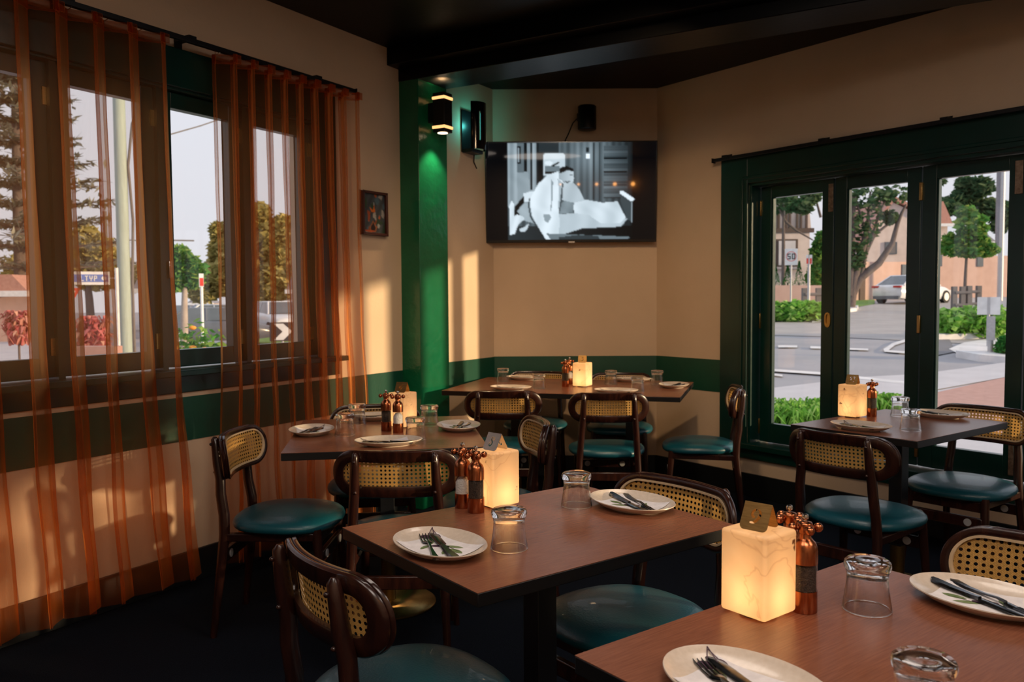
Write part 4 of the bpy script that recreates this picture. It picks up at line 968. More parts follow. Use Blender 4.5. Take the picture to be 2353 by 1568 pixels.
lines = [[(1768, 852), (1890, 860), (2100, 884), (2100, 890), (1890, 866), (1768, 857)], [(1768, 862), (1798, 866), (1798, 870), (1768, 866)], [(1788, 797), (1832, 797), (1832, 802), (1788, 802)], [(1862, 799), (1886, 800), (1886, 805), (1862, 804)],
         [(1942, 803), (1995, 805), (1995, 809), (1942, 807)], [(2030, 806), (2050, 792), (2090, 780), (2090, 786), (2056, 797), (2042, 808), (2090, 812), (2090, 817), (2032, 812)], [(1866, 740), (1885, 738), (1885, 742), (1866, 744)]]
for p in lines: patch('road_marking', p, m_paint, .035)
patch('footpath', [(-60, 735), (85, 735), (95, 900), (-60, 900)], m_pale, .04)
patch('grass_verge', [(1940, 712), (1950, 690), (2010, 682), (2010, 700)], m_grass, .03)
patch('grass_verge', [(590, 792), (600, 762), (700, 762), (700, 792)], m_grass, .04)
patch('grass_verge', [(2150, 680), (2160, 668), (2300, 655), (2300, 665), (2200, 680)], m_grass, .03)
patch('traffic_island', [(2150, 783), (2152, 765), (2170, 758), (2310, 745), (2310, 775), (2250, 780)], m_paint, th=.16)
patch('traffic_island', [(2180, 805), (2215, 790), (2310, 775), (2310, 812), (2240, 812), (2200, 815)], m_paint, .03)
patch('traffic_island', [(2196, 822), (2215, 810), (2315, 818), (2315, 838), (2250, 832)], m_paint, th=.15)
patch('kerb', [(1700, 748), (1768, 742), (1890, 728), (1970, 716), (1972, 709), (1888, 718), (1768, 735), (1700, 740)], m_paint, th=.15)

def leaves(mb, c, r, n, size, mi=0, flat=.5, shell=.55):
    for _ in range(n):
        while True:
            v = Vector((random.uniform(-1, 1), random.uniform(-1, 1), random.uniform(-1, 1)))
            if .05 < v.length < 1: break
        v = v.normalized()*(shell+(1-shell)*random.random())
        p = Vector((c[0]+v.x*r[0], c[1]+v.y*r[1], c[2]+v.z*r[2])); a = Vector((random.uniform(-1, 1), random.uniform(-1, 1), random.uniform(-1, 1)*flat)).normalized(); b = a.cross(Vector((random.uniform(-1, 1), random.uniform(-1, 1), random.uniform(-1, 1)))).normalized()
        s_ = size*random.uniform(.6, 1.4); mb.add([p-a*s_, p+b*s_*.5, p+a*s_, p-b*s_*.5], [(0, 1, 2, 3)])
def tree(name, base, clumps, trunk, lm, bm_, leaf, n, label, cat='tree', grp=None, branches=()):
    root = empty(name, base, 0, label, cat, grp); mb = MB()
    for c, r in clumps: leaves(mb, c, r, n, leaf)
    mb.build('foliage', lm, root)
    tr = MB().tube(*trunk, 10).build('trunk', bm_, root)
    for pts, rr in branches: MB().tube(pts, rr, 8).build('branch', bm_, root)
    return root
def rel(base, x, y, Y): return at(x, y, Y)-base
def box_tree(name, x, Y, yb, blobs, lm, bm_, leaf, n, label, tw=.12, grp=None, branches=(), cat='tree'):
    """blobs: (px,py,rx_px,ry_px) ellipses of the crown at distance Y"""
    b = at(x, yb, Y); b.z = gz(b.x, b.y); k_ = Y/FPX; cl = []
    for px, py, rx, ry in blobs: q = rel(b, px, py, Y); cl.append(((q.x, q.y+random.uniform(-.5, .5)*rx*k_, q.z), (rx*k_, rx*k_*.9, ry*k_)))
    top = rel(b, *blobs[0][:2], Y)
    return tree(name, b, cl, ([(0, 0, -.2), (top.x*.2, 0, top.z*.35), (top.x*.7, 0, top.z*.75), (top.x, top.y, top.z)], [tw, tw*.85, tw*.6, tw*.25]), lm, bm_, leaf, n, label, cat, grp, [([rel(b, p[0], p[1], Y) for p in pts], rr) for pts, rr in branches])

# cars ----------------------------------------------------------------
def car(name, pos, heading, paint, label, L=4.5, Wd=1.8, H=1.45, suv=False, brake=False):
    """heading: azimuth the nose points to"""
    root = empty(name, pos, -R_(heading), label, 'car'); hl, hw = L/2, Wd/2
    # stations from tail (-y) to nose (+y): y, sill z, beltline z, half width, tumble
    st = [(-hl, .45, .80, .72), (-hl+.10, .28, .92, .90), (-hl+.6, .22, .96, .98), (-.9, .2, .95, 1), (.3, .2, .93, 1), (1.0, .2, .90, .99), (hl-.7, .22, .82, .95), (hl-.15, .28, .70, .82), (hl, .42, .58, .62)]
    if suv: st = [(y, a+.06, b+.12, w) for y, a, b, w in st]
    mb = MB(); vs = []; fs = []
    for y, a, b, w in st:
        hwk = hw*w; vs += [(-hwk*.92, y, a), (-hwk, y, a+.18), (-hwk, y, b-.12), (-hwk*.86, y, b), (hwk*.86, y, b), (hwk, y, b-.12), (hwk, y, a+.18), (hwk*.92, y, a)]
    for i in range(len(st)-1):
        for j in range(8): fs.append((i*8+j, i*8+(j+1) % 8, i*8+8+(j+1) % 8, i*8+8+j))
    fs += [tuple(range(7, -1, -1)), tuple((len(st)-1)*8+j for j in range(8))]
    mb.add(vs, fs, 0, True)
    # roof and pillars
    zb = .94 if not suv else 1.04
    ra, rb, rc, rd = (-hl+.35, -1.05, .35, 1.15) if not suv else (-hl+.12, -hl+.55, .35, 1.10)
    tw, bw = hw*.66, hw*.88
    ro = [(-tw, rb, H-.03), (tw, rb, H-.03), (tw, rc, H-.02), (-tw, rc, H-.02), (-tw, (rb+rc)/2, H), (tw, (rb+rc)/2, H)]
    mb.add([(-tw, rb, H-.04), (tw, rb, H-.04), (tw, rc, H-.04), (-tw, rc, H-.04), (-tw*.93, rb+.06, H), (tw*.93, rb+.06, H), (tw*.93, rc-.06, H), (-tw*.93, rc-.06, H)], [(4, 5, 6, 7), (0, 1, 5, 4), (1, 2, 6, 5), (2, 3, 7, 6), (3, 0, 4, 7), (3, 2, 1, 0)], 0, True)
    for sg in (-1, 1):
        for (y0, y1) in ((ra, rb), (rd, rc), ((rb+rc)/2-.0, (rb+rc)/2)): mb.tube([(sg*bw*.97, y0, zb-.03), (sg*tw*.97, y1, H-.03)], .045, 6)
    mb.build('body', paint, root)
    g = MB(); q = .985
    g.add([(-bw*q, ra+.03, zb), (bw*q, ra+.03, zb), (tw*q, rb, H-.035), (-tw*q, rb, H-.035)], [(0, 1, 2, 3)]); g.build('rear_window', m_dkglass, root)
    MB().add([(-bw*q, rd-.03, zb), (bw*q, rd-.03, zb), (tw*q, rc, H-.035), (-tw*q, rc, H-.035)], [(3, 2, 1, 0)]).build('windscreen', m_dkglass, root)
    for sg in (-1, 1): MB().add([(sg*bw*q, ra+.05, zb), (sg*bw*q, rd-.05, zb), (sg*tw*q, rc, H-.035), (sg*tw*q, rb, H-.035)], [(0, 1, 2, 3)]).build('side_windows', m_dkglass, root)
    for sg in (-1, 1):
        MB().box(sg*hw*.88, sg*hw*.46, -hl-.015 if not suv else -hl+.0, -hl+.14, .80+(.12 if suv else 0), .90+(.12 if suv else 0)).build('tail_light', m_brake if brake else m_red, root)
        MB().box(sg*hw*.78, sg*hw*.42, hl-.16, hl-.03, .56, .68).build('headlight', m_signw, root)
        for yy in (-hl+.85, hl-.85):
            w = MB().tube([(sg*(hw-.22), yy, .33), (sg*(hw+.01), yy, .33)], .33, 22).build('wheel', m_tyre, root)
            MB().tube([(sg*(hw+.0), yy, .33), (sg*(hw+.018), yy, .33)], .21, 14).build('hub', m_steelp, w)
    MB().box(-.26, .26, -hl-.012, -hl+.02, .56, .67).build('number_plate', m_signw, root)
    MB().box(-hw*.8, hw*.8, -hl+.0, -hl+.2, .22, .38).build('rear_bumper', m_card, root)
    return root
def carat(px, py, *a, **k):
    p = ong(px, py); return car('parked_car', p, *a, **k)
carat(2098, 697, 58, m_carw, 'white sedan parked across the street, seen through two right window panes', L=4.7)
carat(2296, 661, 40, m_carw, 'white four-wheel-drive parked up the hill at far right', L=4.6, H=1.7, suv=True)
def cary(px, Y, *a, **k):
    p = at(px, 700, Y); p.z = gz(p.x, p.y); return car('parked_car', p, *a, **k)
cary(404, 38, -20, m_card, 'dark car with a lit brake light left of the green street tree', brake=True)
cary(503, 44, 62, m_cars, 'silver blue car behind the red-topped post', L=4.3)
cary(496, 31, 70, m_card, 'dark hatchback in front of the silver blue car', L=4.0, H=1.40)
cary(640, 40, 150, m_carw, 'white car glimpsed through the narrower curtain', L=4.8, H=1.6, suv=True)

# signs ----------------------------------------------------------------
def post(name, px, ytop, Y, w, mat, label, cat, parts):
    b = at(px, 700, Y); b.z = gz(b.x, b.y); top = at(px, ytop, Y).z-b.z
    root = empty(name, b, -R_(math.degrees(math.atan2(b.x, b.y))), label, cat)
    MB().tube([(0, 0, -.2), (0, 0, top)], w, 10).build('post', mat, root)
    parts(root, top); return root
def glyphs(root, mb, text, x, z, h, y, mat, nm='lettering'):
    SEG = {'5': 'afgcd', '0': 'abcdef', 'L': 'fed', 'T': 'ahi', 'Y': 'fgbi2', 'R': 'abgfek'}
    w = h*.55; t = h*.16
    for ch in text:
        def bar(x0, x1, z0, z1): mb.box(x+x0, x+x1, y-.004, y, z+z0, z+z1)
        sg = SEG.get(ch, 'abcdefg')
        if 'a' in sg: bar(0, w, h-t, h)
        if 'g' in sg: bar(0, w, h/2-t/2, h/2+t/2)
        if 'd' in sg: bar(0, w, 0, t)
        if 'f' in sg: bar(0, t, h/2, h)
        if 'e' in sg: bar(0, t, 0, h/2)
        if 'b' in sg: bar(w-t, w, h/2, h)
        if 'c' in sg: bar(w-t, w, 0, h/2)
        if 'h' in sg or 'i' in sg: bar(w/2-t/2, w/2+t/2, 0, h if 'h' in sg else h/2)
        x += w+h*.2
    return mb.build(nm, mat, root)
def p50(root, top):
    f = MB().box(-.225, .225, -.035, -.025, top-.60, top).build('sign_face', m_signw, root, bevel=.004)
    mb = MB(); n = 28; vs = []; fs = []
    for i in range(n):
        a = 2*math.pi*i/n
        for r_ in (.182, .162): vs.append((r_*math.cos(a), -.040, top-.28+r_*math.sin(a)))
    for i in range(n): j = (i+1) % n; fs.append((2*i, 2*i+1, 2*j+1, 2*j))
    mb.add(vs, fs).build('red_ring', m_signr, f); glyphs(f, MB(), '50', -.135, top-.385, .21, -.040, m_signk)
post('speed_sign', 1817, 572, 31, .03, m_steelp, 'white speed sign reading 50 in a red ring', 'road sign', p50)
def pred(root, top):
    MB().box(-.11, .11, -.035, -.028, top-.36, top).build('sign_face', m_signw, root); MB().box(-.095, .095, -.040, -.036, top-.34, top-.13).build('red_panel', m_signr, root)
post('bus_stop_sign', 1858, 586, 32, .05, m_steelp, 'small red sign on a grey post beside the timber rail', 'road sign', pred)
post('bus_stop_sign', 464, 629, 17, .03, m_signw, 'red and white topped post by the green street tree', 'road sign', lambda r_, t_: (MB().box(-.045, .045, -.035, -.03, t_-.27, t_).build('sign_face', m_signw, r_), MB().box(-.03, .04, -.040, -.036, t_-.25, t_-.09).build('red_panel', m_signr, r_)))
def pblue(root, top):
    w = .64; f = MB().box(-w/2-.0, w/2, -.035, -.025, -.105, .105).build('sign_face', m_signw, root); f.location = (-.42, 0, top-.0)
    MB().box(-w/2+.02, w/2-.02, -.040, -.036, -.06, .06).build('blue_panel', m_signb, f)
    glyphs(f, MB(), 'LTYR', -.10, -.045, .085, -.042, m_signw)
    MB().lathe([(.0001, 0), (.035, 0)], 18, cap=False, M=Matrix.Translation((.235, -.043, 0)) @ Matrix.Rotation(R_(90), 4, 'X')).build('round_emblem', m_signw, f)
    MB().tube([(-.42, 0, top), (0, 0, top)], .012, 6).build('sign_arm', m_steelp, root)
def utilpole(px, Y, w, top, label, mat, extra=None):
    b = at(px, 700, Y); b.z = gz(b.x, b.y)
    root = empty('utility_pole', b, -R_(math.degrees(math.atan2(b.x, b.y))), label, 'pole'); MB().tube([(0, 0, -.3), (0, 0, top*.5), (0, 0, top)], [w, w*.93, w*.85], 14).build('shaft', mat, root)
    if extra: extra(root)
    return root
def pole1(root):
    MB().tube([(.13, -.03, 0), (.125, -.03, 2.0), (.16, -.03, 3.0), (.11, -.03, 3.9), (.19, -.02, 4.6), (.5, 0, 5.4)], .022, 8).build('cable', m_greyt, root)
utilpole(287, 14, .105, 7.0, 'pale green utility pole behind the wide curtain', m_polew, pole1)
bs = at(268, 640, 13.6); bs.z = gz(0, 10)
rs = empty('street_name_sign', bs, -R_(math.degrees(math.atan2(bs.x, bs.y))), 'blue and white street name sign fixed beside the pale utility pole', 'street sign')
MB().tube([(0, 0, -.2), (0, 0, 2.2)], .028, 10).build('post', m_signw, rs)
pblue(rs, at(268, 640, 13.6).z-bs.z)
def poleR(root):
    MB().tube([(-.16, .0, 3.0), (-.16, 0, 9.5)], .13, 10).build('dark_upper_mast', m_slate, root); MB().box(-.9, .9, -.05, .05, 8.6, 8.75).build('crossarm', m_greyt, root)
utilpole(2297, 46, .15, 10, 'tall grey utility pole behind the parked four-wheel-drive', m_steelp, poleR)
utilpole(394, 70, .12, 7.0, 'thin far utility pole with a crossarm above the green tree', m_greyt, lambda r_: MB().box(-.1, 1.9, -.05, .05, 6.6, 6.72).build('crossarm', m_greyt, r_))
utilpole(247, 55, .14, 7.5, 'brown far utility pole among the olive trees', m_greyt, lambda r_: MB().tube([(0, 0, 4.6), (0, 0, 5.6)], .3, 10).build('transformer', m_steelp, r_))
a_, b_ = at(360, 318, 20), at(540, 262, 26)
tag(MB().tube([a_, (a_+b_)/2+Vector((0, 0, -.03)), b_], .018, 6).build('power_line', m_greyt), 'single overhead power line crossing the pale sky', 'wire')
def pgw(root, top):
    MB().add([(-.25, -.03, top), (.25, -.03, top), (0, -.03, top-.44), (-.25, -.02, top), (.25, -.02, top), (0, -.02, top-.44)], [(0, 2, 1), (3, 4, 5), (0, 1, 4, 3), (1, 2, 5, 4), (2, 0, 3, 5)]).build('sign_face', m_signr, root)
    MB().add([(-.165, -.036, top-.05), (.165, -.036, top-.05), (0, -.036, top-.34)], [(0, 2, 1)]).build('white_centre', m_signw, root)
post('give_way_sign', 150, 662, 14.5, .03, m_steelp, 'red and white triangular give way sign behind the wide curtain', 'road sign', pgw)
def pmark(root, top): MB().box(-.24, .24, -.035, -.028, top-.42, top).build('sign_face', m_signw, root); MB().box(-.03, .03, -.045, -.036, top-.42, top).build('grey_stripe', m_steelp, root)
post('keep_left_marker', 2272, 683, 20, .03, m_steelp, 'blank white square sign on the planted traffic island', 'road sign', pmark)
post('bollard', 2278, 727, 17.5, .055, m_steelp, 'short grey bollard in front of the blank white sign', 'bollard', lambda r_, t_: MB().box(-.08, .08, -.06, -.05, t_-.5, t_).build('reflector', m_steelp, r_))
def pchev(root, top):
    MB().box(-.30, .30, -.03, -.02, top-.45, top).build('sign_face', m_signk, root)
    MB().add([(-.20, -.035, top-.03), (.02, -.035, top-.03), (.22, -.035, top-.22), (.02, -.035, top-.42), (-.20, -.035, top-.42), (0, -.035, top-.22)], [(0, 5, 2, 1), (5, 4, 3, 2)]).build('chevron', m_signw, root)
post('chevron_marker', 648, 741, 20, .03, m_steelp, 'white chevron arrow marker on the grass beyond the narrower curtain', 'road sign', pchev)

# timber rails and guards --------------------------------------------------
def railing(pts, Y, label, h=1.1):
    B = [at(x, 700, Y) for x in pts]
    for b in B: b.z = gz(b.x, b.y)
    root = empty('timber_fence', B[0], 0, label, 'fence')
    for b in B: q = b-B[0]; MB().box(q.x-.09, q.x+.09, q.y-.09, q.y+.09, q.z-.2, q.z+h).build('fence_post', m_greyt, root)
    for zz in (.35, .85):
        MB().tube([B[i]-B[0]+Vector((0, -.1, zz)) for i in range(len(B))], .06, 6).build('fence_rail', m_greyt, root)
railing((1848, 1880, 1912), 33, 'grey timber post-and-rail fence beside the small red sign')
railing((2192, 2211, 2226), 34, 'grey timber tree guard posts in front of the street tree'); railing((2226, 2248), 35, 'single grey timber guard rail left of the four-wheel-drive')

# houses -----------------------------------------------------------------
def house_left():
    Y = 44; g = lambda x, y: at(x, y, Y); b = g(1700, 700); b.z = gz(b.x, b.y)
    root = empty('house', b, 0, 'cream rendered house with half-timbered gable in the leftmost right-window pane', 'house')
    q = lambda x, y, dy=0: g(x, y)-b+Vector((0, dy, 0))
    x0, x1 = q(1640, 0).x, q(1867, 0).x; z1 = q(0, 544).z
    MB().box(x0, x1, 0, 6, -.5, z1).build('wall', m_cream, root)
    r = MB().prism([(q(1640, 0).x, q(0, 538).z), (q(1872, 0).x, q(0, 538).z), (q(1868, 0).x, q(0, 500).z), (q(1830, 0).x, q(0, 455).z), (q(1790, 0).x, q(0, 440).z), (q(1640, 0).x, q(0, 440).z)], 0, 3, M=Matrix(((1, 0, 0, 0), (0, 0, 1, .1), (0, 1, 0, 0), (0, 0, 0, 1)))).build('gable', m_cream, root)
    for xx in (1786, 1795, 1813, 1821, 1838, 1847, 1860):
        MB().box(q(xx, 0).x-.05, q(xx, 0).x+.05, .0, .1, q(0, 538).z, q(0, 478).z).build('timber_strip', m_timberd, r)
    MB().box(x0, x1+.2, -.1, .1, q(0, 546).z, q(0, 536).z).build('fascia', m_timberd, root)
    MB().add([(q(1750, 0).x, -.6, q(0, 545).z), (q(1800, 0).x, -.6, q(0, 480).z), (q(1640, 0).x, -.6, q(0, 480).z), (q(1640, 0).x, -.6, q(0, 545).z), (q(1750, 0).x, 2, q(0, 545).z), (q(1800, 0).x, 2, q(0, 480).z), (q(1640, 0).x, 2, q(0, 480).z), (q(1640, 0).x, 2, q(0, 545).z)], [(0, 1, 2, 3), (7, 6, 5, 4), (0, 4, 5, 1), (1, 5, 6, 2), (3, 2, 6, 7), (0, 3, 7, 4)]).build('roof', m_slate, root)
    w = MB().box(q(1787, 0).x, q(1839, 0).x, -.06, .02, q(0, 625).z, q(0, 561).z).build('house_window', m_timberd, root)
    MB().box(q(1794, 0).x, q(1833, 0).x, -.10, -.05, q(0, 621).z, q(0, 565).z).build('window_pane', m_pale, w)
    MB().box(q(1784, 0).x, q(1842, 0).x, -.18, .0, q(0, 630).z, q(0, 625).z).build('window_ledge', m_cream, w)
house_left()
def house_mid():
    Y = 56; b = at(1990, 700, Y); b.z = gz(b.x, b.y); root = empty('house', b, 0, 'tall cream gabled house with a dark window behind the leaning street tree', 'house')
    q = lambda x, y: at(x, y, Y)-b; XZ = Matrix(((1, 0, 0, 0), (0, 0, 1, 0), (0, 1, 0, 0), (0, 0, 0, 1)))
    MB().prism([(q(1985, 0).x, -.5), (q(2150, 0).x, -.5), (q(2150, 0).x, q(0, 520).z), (q(2060, 0).x, q(0, 478).z), (q(1990, 0).x, q(0, 570).z)], 0, 7, M=XZ).build('wall', m_cream, root)
    MB().prism([(q(1982, 0).x, q(0, 574).z), (q(2060, 0).x, q(0, 474).z), (q(2152, 0).x, q(0, 518).z), (q(2152, 0).x, q(0, 510).z), (q(2060, 0).x, q(0, 465).z), (q(1978, 0).x, q(0, 568).z)], -.3, 7.3, M=XZ).build('roof', m_roof, root)
    w = MB().box(q(2042, 0).x, q(2070, 0).x, -.08, .02, q(0, 597).z, q(0, 569).z).build('house_window', m_dkglass, root); MB().box(q(2052, 0).x, q(2066, 0).x, -.11, -.07, q(0, 595).z, q(0, 571).z).build('blind', m_greyt, w)
house_mid()
def wallpiece(name, x0, x1, yt, Y, Y1, label, cat='wall', mat=None, extra=None, yb=None):
    a, c = at(x0, yt, Y), at(x1, yt, Y1); a0 = a.copy(); a0.z = gz(a.x, a.y); root = empty(name, a0, 0, label, cat); d = (c-a); d.z = 0; L_ = d.length; d.normalize(); n = Vector((-d.y, d.x, 0))
    Mx = Matrix((d, n, Vector((0, 0, 1)))).transposed().to_4x4(); h0, h1 = a.z-a0.z, c.z-a0.z
    MB().add([(0, 0, -1), (L_, 0, -1), (L_, .25, -1), (0, .25, -1), (0, 0, h0), (L_, 0, h1), (L_, .25, h1), (0, .25, h0)], [(0, 3, 2, 1), (4, 5, 6, 7), (0, 1, 5, 4), (1, 2, 6, 5), (2, 3, 7, 6), (3, 0, 4, 7)], M=Mx).build('render_wall', mat or m_pinkwall, root)
    if extra: extra(root, Mx, L_, a0)
    return root
wallpiece('garden_wall', 1700, 1890, 656, 36, 36, 'low pink rendered garden wall under the conical shrubs')
def gate(root, Mx, L_, a0): MB().box(.06*L_, .14*L_, -.06, .02, -.2, 2.1, M=Mx).build('garden_door', m_timberd, root); MB().box(.72*L_, .80*L_, -.06, .02, 1.4, 2.1, M=Mx).build('small_window', m_dkglass, root)
wallpiece('garden_wall', 1966, 2110, 602, 47, 50, 'tall pink rendered wall with a dark door behind the white sedan', extra=gate)
def wn2(root, Mx, L_, a0):
    for f in (.05, .47): MB().box(f*L_, f*L_+.45, -.06, .02, 1.9, 3.0, M=Mx).build('small_window', m_dkglass, root)
wallpiece('garden_wall', 2138, 2360, 588, 50, 52, 'long pink rendered wall behind the timber tree guards', extra=wn2)
def simplehouse(x0, x1, yw, yr, Y, label, wm, rm, xr=None, win=(), dp=2.0):
    b = at(x0, 700, Y); b.z = gz(b.x, b.y)-.3; root = empty('house', b, 0, label, 'house'); q = lambda x, y: at(x, y, Y)-b
    MB().box(q(x0, 0).x, q(x1, 0).x, 0, dp, 0, q(0, yw).z).build('wall', wm, root)
    XZ = Matrix(((1, 0, 0, 0), (0, 0, 1, 0), (0, 1, 0, 0), (0, 0, 0, 1))); xr = xr or ((x0+x1)/2-8, (x0+x1)/2+8)
    MB().prism([(q(x0-6, 0).x, q(0, yw).z), (q(x1+6, 0).x, q(0, yw).z), (q(xr[1], 0).x, q(0, yr).z), (q(xr[0], 0).x, q(0, yr).z)], -.5, dp, M=XZ).build('roof', rm, root)
    MB().box(q(x0-7, 0).x, q(x1+7, 0).x, -.65, -.45, q(0, yw).z-.18, q(0, yw).z+.05).build('gutter', m_signw, root)
    for wx0, wx1, wy0, wy1 in win: MB().box(q(wx0, 0).x, q(wx1, 0).x, -.05, .05, q(0, wy1).z, q(0, wy0).z).build('house_window', m_dkglass, root)
simplehouse(2120, 2188, 530, 478, 72, 'house with a terracotta tiled roof at the left of the third pane', m_cream, m_roof, (2110, 2170))
simplehouse(2222, 2290, 572, 548, 62, 'low grey roofed house behind the round street tree', m_cream, m_slate, win=((2230, 2250, 580, 590),))
simplehouse(-60, 52, 672, 632, 34, 'house with a pale terracotta roof and white gutter at far left', m_pinkwall, m_roof, (-40, 20))
simplehouse(300, 345, 668, 630, 45, 'brown brick house right of the pale utility pole', m_pinkwall, m_slate, win=((306, 320, 676, 690),))
simplehouse(655, 740, 672, 622, 48, 'white gabled house behind the white car at the narrower curtain', m_signw, m_slate, (672, 700))
simplehouse(420, 470, 700, 686, 78, 'pale low building behind the street tree trunk', m_cream, m_slate)

# vegetation ---------------------------------------------------------------
box_tree('street_tree', 422, 25, 745, [(425, 610, 30, 30), (412, 630, 22, 25), (445, 620, 24, 24), (420, 585, 20, 16), (440, 648, 18, 14), (405, 655, 16, 14)], l_green, m_barkp, .16, 420, 'young round green street tree in the uncurtained window pane', .13)
box_tree('street_tree', 590, 60, 745, [(620, 560, 40, 70), (560, 600, 50, 50), (510, 580, 34, 50), (655, 600, 34, 60), (600, 500, 22, 36), (530, 640, 50, 36), (640, 650, 50, 40), (500, 530, 14, 18), (490, 640, 30, 50), (560, 650, 50, 50), (690, 650, 40, 50), (620, 650, 50, 50), (470, 670, 30, 26), (585, 540, 40, 40), (655, 540, 30, 50)], l_olive, m_bark, .34, 700, 'large yellow olive tree behind the cars', .3, grp='olive trees beyond the left window')
box_tree('street_tree', 210, 48, 745, [(190, 560, 40, 50), (235, 590, 40, 45), (160, 600, 40, 50), (270, 620, 36, 36), (210, 640, 60, 30), (120, 620, 40, 40), (60, 620, 50, 40), (330, 640, 40, 30)], l_olive, m_bark, .28, 520, 'olive green trees behind the blue street sign', .25, grp='olive trees beyond the left window')
# norfolk pine with tiers
def pine():
    Y = 38; b = at(52, 700, Y); b.z = gz(b.x, b.y); k_ = Y/FPX
    root = empty('norfolk_pine', b, 0, 'tall tiered pine with flat branches behind the wide curtain', 'tree')
    MB().tube([(0, 0, -.3), (0, 0, 6), (0, 0, 14)], [.34, .26, .10], 12).build('trunk', m_bark, root)
    mb = MB(); zs = []; z = 3.2
    while z < 13: zs.append(z); z += .92
    fol = MB()
    for i, z in enumerate(zs):
        R__ = 5.0*(1-(z-3)/14); nb = 9
        for j in range(nb):
            a = 2*math.pi*(j+.37*i)/nb+random.uniform(-.1, .1); d = Vector((math.cos(a), math.sin(a), 0)); rr_ = R__*random.uniform(.8, 1.05)
            P = [Vector((0, 0, z)), d*rr_*.5+Vector((0, 0, z+.05)), d*rr_+Vector((0, 0, z+.35))]; mb.tube(P, [.06, .045, .02], 5)
            for t in range(80):
                f = random.uniform(.18, 1); p = d*rr_*f+Vector((random.gauss(0, .20), random.gauss(0, .20), z+.05+.3*f*f+random.gauss(0, .07)))
                e = Vector((random.uniform(-1, 1), random.uniform(-1, 1), .35*random.uniform(-1, 1))).normalized()*.30; g_ = Vector((-e.y, e.x, .05)).normalized()*.09; fol.add([p-e, p+g_, p+e, p-g_], [(0, 1, 2, 3)])
    mb.build('branches', m_bark, root)['kind'] = 'stuff'; fol.build('foliage', l_pine, root)
pine()
def spiky(name, px, py, Y, w, h, n, lm, label, cat='shrub', blade=.5, grp=None, bw=.03, z00=0):
    b = at(px, py, Y); b.z = gz(b.x, b.y); root = empty(name, b, 0, label, cat, grp); mb = MB()
    for _ in range(n):
        aa = random.uniform(0, 6.28); rq = math.sqrt(random.random()); x, y = w*rq*math.cos(aa), w*.7*rq*math.sin(aa); z0 = z00+random.uniform(0, h*.75); a = random.uniform(0, 6.28); sp = random.uniform(.3, 1.0)*blade; d = Vector((math.cos(a), math.sin(a), 0)); s_ = Vector((-d.y, d.x, 0))*bw
        p0 = Vector((x, y, z0)); p1 = p0+d*sp*.45+Vector((0, 0, blade*.7)); p2 = p0+d*sp+Vector((0, 0, blade*.55*random.uniform(.3, 1.2)))
        mb.add([p0-s_*.6, p0+s_*.6, p1+s_, p2, p1-s_], [(0, 1, 2, 4), (4, 2, 3)])
    mb.build('blades', lm, root); MB().lathe([(w*.12, -.2), (w*.1, z00+h*.4)], 8).build('stem', m_bark, root); return root
spiky('cordyline_shrub', 42, 745, 13.5, .17, .55, 330, l_red, 'crimson leaved shrub at the far left window pane', blade=.24, z00=.95)
spiky('cordyline_shrub', 214, 770, 12.5, .20, .65, 420, l_red, 'crimson leaved shrub below the blue street sign', blade=.24, z00=.80)
wallpiece('brick_planter', 168, 262, 797, 11.6, 11.6, 'low brick planter wall below the crimson shrub', 'planter', m_brick)
def bush(name, px, Y, w, dp, h, n, lm, label, leaf=.06, cat='shrub', grp=None, flowers=0):
    b = at(px, 700, Y); b.z = gz(b.x, b.y); root = empty(name, b, 0, label, cat, grp); mb = MB()
    for k_ in range(5): leaves(mb, ((k_/4-.5)*1.3*w, random.uniform(-.2, .2)*dp, h*.5), (w*.42, dp, h*random.uniform(.45, .6)), n//5, leaf, shell=.3)
    mb.build('foliage', lm, root)
    for k_ in range(flowers):
        c = Vector((random.uniform(-w, w)*.8, -dp*random.uniform(.5, .95), h*random.uniform(.45, 1.0))); MB().sphere(c, .04, 6, sz=.6).build('orange_flower', m_orange, root)
    return root
bush('flowering_shrub', 448, 9.4, .34, .30, 1.38, 2200, l_green, 'low green shrub dotted with orange flowers at the window sill', .05, flowers=9)
bush('hedge', 1826, 29.5, 1.35, .5, .75, 2200, l_bright, 'bright green strappy hedge behind the white kerb', .12, 'hedge')
bush('hedge', 2230, 22.5, 1.05, .7, .85, 2600, l_bright, 'rounded green grass clump on the far traffic island', .12, 'hedge')
bush('hedge', 2318, 17.2, .22, .3, .5, 800, l_topi, 'small green shrub on the near traffic island', .07, 'shrub')
spiky('grass_clump', 1815, 960, 9.6, .62, .16, 950, l_bright, 'bright long grass just outside the leftmost pane', 'plant', .42, 'long grass outside the right window', .014)
spiky('grass_clump', 2030, 935, 10.5, .30, .14, 320, l_bright, 'bright tuft of long grass behind the window table lamp', 'plant', .36, 'long grass outside the right window', .014)
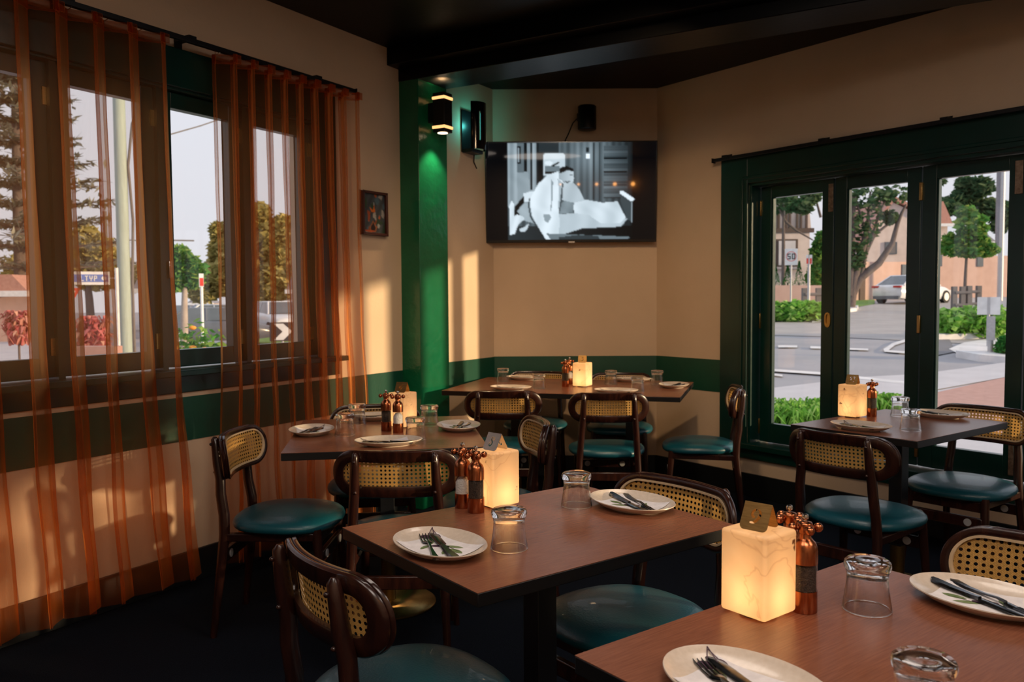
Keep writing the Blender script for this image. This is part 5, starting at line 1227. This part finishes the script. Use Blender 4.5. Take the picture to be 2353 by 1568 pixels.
for px_, hh_, lb_ in ((1781, 1.0, 'leftmost clipped dark green cone above the pink garden wall'), (1810, 1.0, 'clipped dark green cone just left of the speed sign post'), (1836, 1.15, 'clipped dark green cone just right of the speed sign post'), (1861, 1.5, 'tallest clipped dark green cone, beside the leafy tree')):
    b = at(px_, 656, 37.5); b.z = at(px_, 660, 37.5).z; r_ = empty('topiary_cone', b, 0, lb_, 'shrub', 'clipped cones along the pink garden wall')
    mb = MB()
    for _ in range(420): t = random.random()**.7; a = random.uniform(0, 6.28); p = Vector((.25*(1-t)*math.cos(a), .25*(1-t)*math.sin(a), hh_*t)); e = Vector((random.uniform(-1, 1), random.uniform(-1, 1), random.uniform(-1, 1))).normalized()*.08; mb.add([p-e, p+e.cross(Vector((0, 0, 1)))*.6, p+e], [(0, 1, 2)])
    mb.build('foliage', l_topi, r_); MB().tube([(0, 0, -1.4), (0, 0, .2)], .04, 6).build('stem', m_bark, r_)
box_tree('street_tree', 1876, 40, 700, [(1878, 590, 18, 40), (1872, 640, 20, 20), (1890, 560, 18, 30), (1884, 625, 26, 26)], l_green, m_bark, .18, 480, 'leafy green tree at the right of the leftmost pane', .1)
box_tree('street_tree', 1950, 37, 706, [(2000, 505, 44, 44), (1965, 540, 36, 60), (1990, 455, 60, 22), (2050, 450, 50, 20), (1960, 590, 22, 34), (1975, 610, 14, 20), (2045, 500, 16, 18)], l_dark, m_bark, .15, 190, 'dark twisted street tree leaning over the white sedan', .26,
         branches=(([(1950, 690), (1975, 640), (2020, 605), (2050, 560), (2062, 515), (2072, 490), (2082, 470)], [.24, .20, .16, .12, .10, .07, .04]), ([(1950, 680), (1955, 600), (1958, 500), (1966, 430)], [.26, .2, .14, .07]),
                   ([(1975, 640), (1990, 580), (2010, 540), (2045, 512), (2060, 505)], [.14, .10, .07, .05, .04]), ([(1990, 580), (1995, 500), (2000, 440)], [.12, .08, .04]), ([(2000, 560), (2020, 490), (2040, 450)], [.08, .06, .03]), ([(1985, 520), (1970, 470), (1955, 440)], [.06, .05, .03])))
box_tree('street_tree', 1800, 39, 700, [(1800, 468, 46, 22), (1840, 470, 34, 26), (1775, 450, 30, 16), (1865, 450, 22, 16)], l_dark, m_bark, .17, 260, 'dark overhanging tree above the half-timbered gable', .12,
         branches=(([(1790, 480), (1806, 510), (1830, 530), (1868, 552)], [.05, .06, .05, .03]), ([(1886, 500), (1878, 470), (1868, 440)], [.07, .05, .03])))
box_tree('street_tree', 2216, 41, 690, [(2225, 520, 36, 30), (2200, 555, 34, 24), (2245, 560, 34, 26), (2190, 575, 26, 14), (2265, 575, 22, 16), (2220, 490, 22, 16), (2230, 580, 36, 14)], l_green, m_bark, .17, 420, 'round green street tree behind the timber guards', .09)
box_tree('street_tree', 2210, 85, 700, [(2200, 470, 40, 26), (2230, 450, 34, 26), (2250, 430, 26, 24), (2170, 480, 30, 18), (2280, 480, 40, 26), (2225, 420, 22, 14), (2300, 500, 30, 40), (2150, 492, 26, 12)], l_dark, m_bark, .42, 420, 'distant dark treetops against the pale sky in the third pane', .4)
box_tree('street_tree', 2140, 30, 700, [(2154, 418, 16, 12), (2150, 400, 18, 8), (2140, 435, 14, 14)], l_dark, m_bark, .12, 120, 'twig of dark leaves poking into the top of the third pane', .06, branches=(([(2138, 470), (2150, 440), (2160, 410)], [.05, .04, .02]),))
